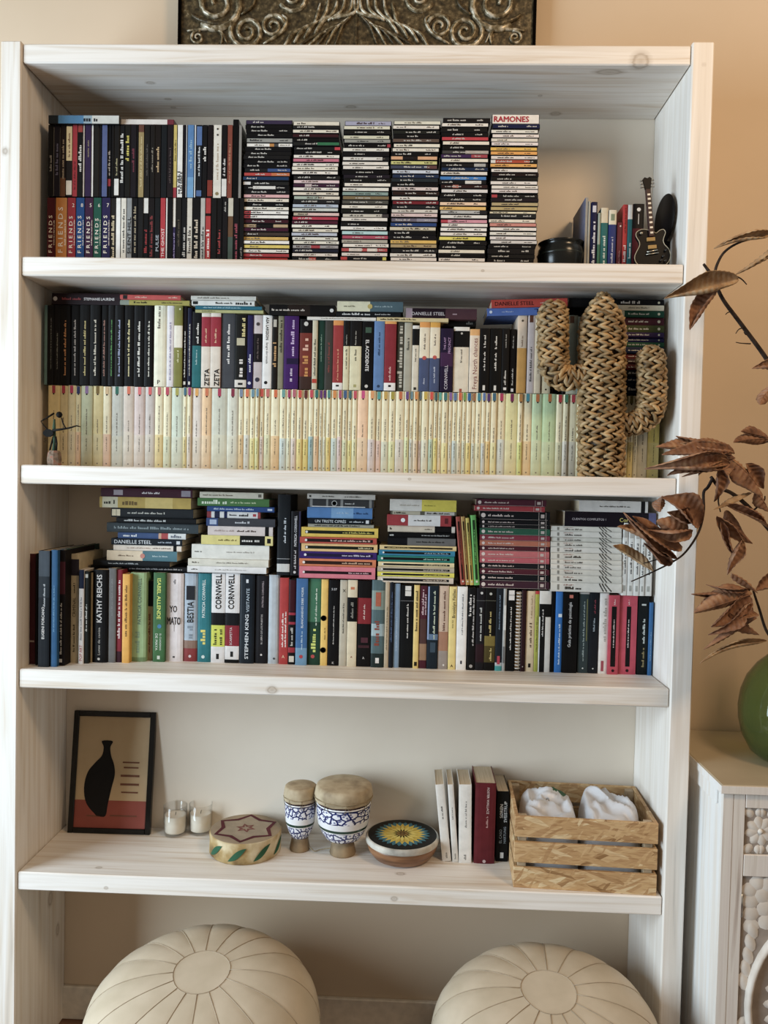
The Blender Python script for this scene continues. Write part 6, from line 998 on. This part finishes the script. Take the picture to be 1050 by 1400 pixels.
# ================================================================== dried branch standing in the demijohn
BR = empty('dried_branch', (vc.x, vc.y, ctz+.02)); tag(BR, 'dried branch with curled brown leaves standing in the green demijohn', 'branch'); bo = BR.location.copy()
bark = noise_mat('branch_bark', [(.3, '#2a1e18'), (.7, '#4a3a30')], (60, 60, 60), .8, .2, .4)
def bp_(u, v, y): return at(u, v, y)-bo
def stem(pts, r0, r1, name='twig'):
    P = catmull(pts, 6); n = len(P)-1; MB().tube(P, [1.2*(r0+(r1-r0)*i/n) for i in range(n+1)], bark, 7).build(name, BR)
mouth = Vector((0, 0, .385)); foot = Vector((.01, .0, .02))
stem([foot, mouth, bp_(1090, 620, .02), bp_(1068, 530, -.03), bp_(1050, 494, -.06), bp_(1013, 443, -.10), bp_(990, 412, -.13), bp_(980, 392, -.14), bp_(974, 377, -.145)], .0062, .0030, 'stem')
stem([bp_(974, 377, -.145), bp_(968, 369, -.15), bp_(962, 361, -.155)], .0034, .0026)
stem([bp_(976, 378, -.145), bp_(981, 360, -.15), bp_(992, 343, -.15), bp_(1015, 330, -.15), bp_(1050, 323, -.15), bp_(1075, 322, -.14)], .0030, .0016)
stem([bp_(978, 376, -.145), bp_(1000, 376, -.16), bp_(1013, 381, -.165), bp_(1021, 389, -.17)], .0022, .0010)
for u, v, du, dv in ((1000, 426, -8, 4), (1008, 437, -6, -6), (1016, 448, -10, 8), (1026, 470, -20, -2), (1022, 458, -5, -4)): stem([bp_(u, v, -.10), bp_(u+du*.6, v+dv*.3, -.11), bp_(u+du, v+dv, -.115)], .0014, .0008)
stem([foot+Vector((-.012, .004, 0)), mouth+Vector((-.008, 0, 0)), bp_(1078, 760, -.02), bp_(1050, 722, -.06), bp_(1020, 690, -.09), bp_(1000, 674, -.11), bp_(984, 667, -.12), bp_(972, 652, -.13)], .0058, .0032, 'stem')
stem([bp_(974, 655, -.13), bp_(968, 666, -.135), bp_(962, 674, -.14), bp_(962, 700, -.15), bp_(955, 728, -.16), bp_(938, 754, -.17), bp_(920, 768, -.175), bp_(890, 783, -.18), bp_(863, 795, -.18)], .0034, .0012)
stem([bp_(922, 767, -.175), bp_(905, 764, -.18), bp_(880, 770, -.185)], .0016, .0010)
stem([bp_(985, 668, -.12), bp_(982, 684, -.13), bp_(985, 700, -.13)], .0020, .0012); stem([bp_(1030, 698, -.08), bp_(1044, 685, -.09), bp_(1046, 678, -.09)], .0020, .0012)
stem([foot+Vector((.01, -.006, 0)), mouth+Vector((.006, -.004, 0)), bp_(1072, 880, -.03), bp_(1050, 866, -.06), bp_(1038, 832, -.09), bp_(1030, 808, -.10)], .0042, .0022, 'stem')
stem([bp_(1072, 620, 0), bp_(1060, 606, -.05), bp_(1048, 604, -.08)], .002, .0012)
lfm = [noise_mat('dry_leaf_%d' % i, [(.25, a), (.5, b), (.75, c)], (42, 42, 42), .55, .3, .35) for i, (a, b, c) in enumerate((('#563420', '#8a5c3e', '#a4744a'), ('#66402a', '#9c6c4a', '#b88c5e'), ('#7a5836', '#a8845a', '#c4a474')))]
def leaf(b, t, w, yb, yt, curl=1.0, tone=0):
    """dried corrugated leaf folded along its midrib, from stalk end b to tip t (photo points), width w px"""
    rnd = random.Random(int(b[0]*7+t[1]*3)); B, Tt = bp_(b[0], b[1], yb), bp_(t[0], t[1], yt); ax = Tt-B; L = ax.length; ax.normalize()
    side = ax.cross(Vector((0, 1, 0))).normalized(); nor = side.cross(ax).normalized(); roll = rnd.uniform(-.5, .5)
    side, nor = side*math.cos(roll)+nor*math.sin(roll), nor*math.cos(roll)-side*math.sin(roll)
    if rnd.random() < .6: nor = -nor
    W2 = w/500.*.98; n, m_ = 64, 10; vs = []; ph = rnd.random()*6; tw = rnd.uniform(-.9, .9); fold = rnd.uniform(.35, .75)*min(1.25, curl); ca, cb = rnd.uniform(.2, 1.2)*curl, rnd.uniform(.6, 1.9)*curl
    bend = rnd.uniform(-.10, .16); sway = rnd.uniform(-.07, .07); nr = max(6, int(L*500/6.5))
    for i in range(n+1):
        s = i/n; prof = max(.02, (math.sin(math.pi*min(1, s**.9*.985+.008)))**.8*(1-.25*s)*1.1); ths = tw*(s-.3)
        prof *= 1+.10*math.sin(s*9+ph)
        for q in range(m_+1):
            v = (q/m_-.5)*2; a = abs(v); c = (ca if v < 0 else cb)*(.6+.7*s)
            # walk out from the midrib: first the fold, then the rim rolls over
            x = y = 0; st = 6
            for k in range(st):
                f = (k+.5)/st*a; ang = fold+c*f*f*1.6; x += math.cos(ang)*a/st; y += math.sin(ang)*a/st
            x *= W2*prof*math.copysign(1, v); y *= W2*prof
            rib = .0022*math.sin(2*math.pi*(s*nr-a*1.1))*min(1, 3*a)*min(1, prof*1.3)*(1-.6*a**3); tooth = .0006*math.sin(2*math.pi*s*nr+ph)*a**4
            x, y = x*math.cos(ths)-y*math.sin(ths), x*math.sin(ths)+y*math.cos(ths)
            vs.append(B+ax*(L*s)+side*(x+tooth+sway*L*math.sin(math.pi*s))+nor*(y+rib+bend*L*math.sin(math.pi*s)))
    o = MB().add(vs, [(i*(m_+1)+q, i*(m_+1)+q+1, (i+1)*(m_+1)+q+1, (i+1)*(m_+1)+q) for i in range(n) for q in range(m_)], lfm[tone], True)
    mid = [vs[i*(m_+1)+m_//2]+nor*-.0004 for i in range(0, n+1, 3)]
    ob = o.build('leaf', BR); md = ob.modifiers.new('thickness', 'SOLIDIFY'); md.thickness = .0008; md.offset = 0
    MB().tube(mid, [.0013*(1-.8*i/len(mid)) for i in range(len(mid))], lfm[tone], 5).build('midrib', ob)
for a in [((1056,318),(976,340),16,-.15,-.17,1.3,2),((1060,336),(1004,376),14,-.13,-.16,1.5,2),((1009,382),(908,408),24,-.165,-.19,.9,2),((980,397),(943,451),17,-.16,-.18,1.1,0),
          ((1058,505),(1028,504),12,-.08,-.11,1.2,0),((1056,528),(1039,553),12,-.08,-.10,1.1,1),
          ((1000,622),(897,611),17,-.14,-.19,1.0,1),((995,632),(881,641),22,-.15,-.20,.9,1),((1003,618),(924,596),15,-.13,-.16,1.1,0),((985,628),(936,640),20,-.16,-.19,.8,0),((990,630),(932,652),13,-.16,-.19,1.2,0),((976,608),(1014,642),18,-.13,-.12,.9,0),((1000,628),(1043,677),19,-.12,-.11,.8,1),((984,640),(976,686),14,-.14,-.15,1.3,0),((1003,640),(986,664),13,-.12,-.14,1.0,1),((1016,660),(1003,640),16,-.12,-.12,.9,0),((1027,674),(976,697),10,-.10,-.15,1.5,2),
          ((957,718),(904,680),22,-.16,-.20,.8,0),((950,716),(925,682),17,-.16,-.17,1.0,0),((940,736),(898,712),22,-.17,-.21,.8,1),((902,700),(906,678),14,-.20,-.20,1.0,1),((933,748),(865,706),18,-.175,-.22,1.0,0),((932,752),(844,720),18,-.18,-.22,.9,1),((925,763),(852,700),15,-.18,-.21,1.1,0),((918,772),(880,742),14,-.18,-.20,1.0,0),((893,781),(838,746),11,-.185,-.22,1.2,2),
          ((992,690),(1050,722),16,-.13,-.10,1.1,0),((992,698),(1029,743),14,-.13,-.12,1.1,0),((980,706),(1018,744),13,-.14,-.13,1.2,1),((1014,738),(994,786),17,-.13,-.14,1.0,1),((1000,784),(1036,811),10,-.13,-.11,1.4,1),
          ((1026,805),(945,812),14,-.10,-.16,1.2,0),((1022,806),(965,799),10,-.11,-.14,1.3,0),((1028,812),(949,838),22,-.11,-.17,.8,1),((1026,816),(972,857),20,-.11,-.16,.8,0),((1020,828),(968,868),11,-.12,-.15,1.3,0),((1034,845),(962,888),13,-.11,-.16,1.3,0),((998,838),(1038,868),12,-.13,-.12,1.2,0),((1030,836),(1000,850),16,-.1,-.13,.9,1),((1060,782),(1033,808),17,-.07,-.10,.9,1),((1048,876),(957,907),13,-.08,-.15,1.3,2),
          ((1000,614),(905,622),16,-.15,-.20,.8,0),((1004,620),(930,606),14,-.15,-.18,1.0,1),((998,634),(912,650),14,-.16,-.20,.8,1),((1005,626),(955,650),16,-.14,-.17,.8,0),((1020,634),(1044,668),13,-.11,-.10,1.0,0),((1034,672),(1052,700),12,-.1,-.09,1.0,1),((945,712),(912,700),15,-.165,-.2,.8,0),((946,728),(885,724),15,-.17,-.2,.9,1),((1018,806),(958,826),14,-.12,-.16,.9,0),((1024,822),(985,872),13,-.11,-.15,.9,1),((985,712),(1004,760),12,-.14,-.14,1.0,0),((1058,600),(1003,605),14,-.07,-.12,1.0,0),((1050,598),(1013,590),11,-.08,-.11,1.2,0)]: leaf(*a)
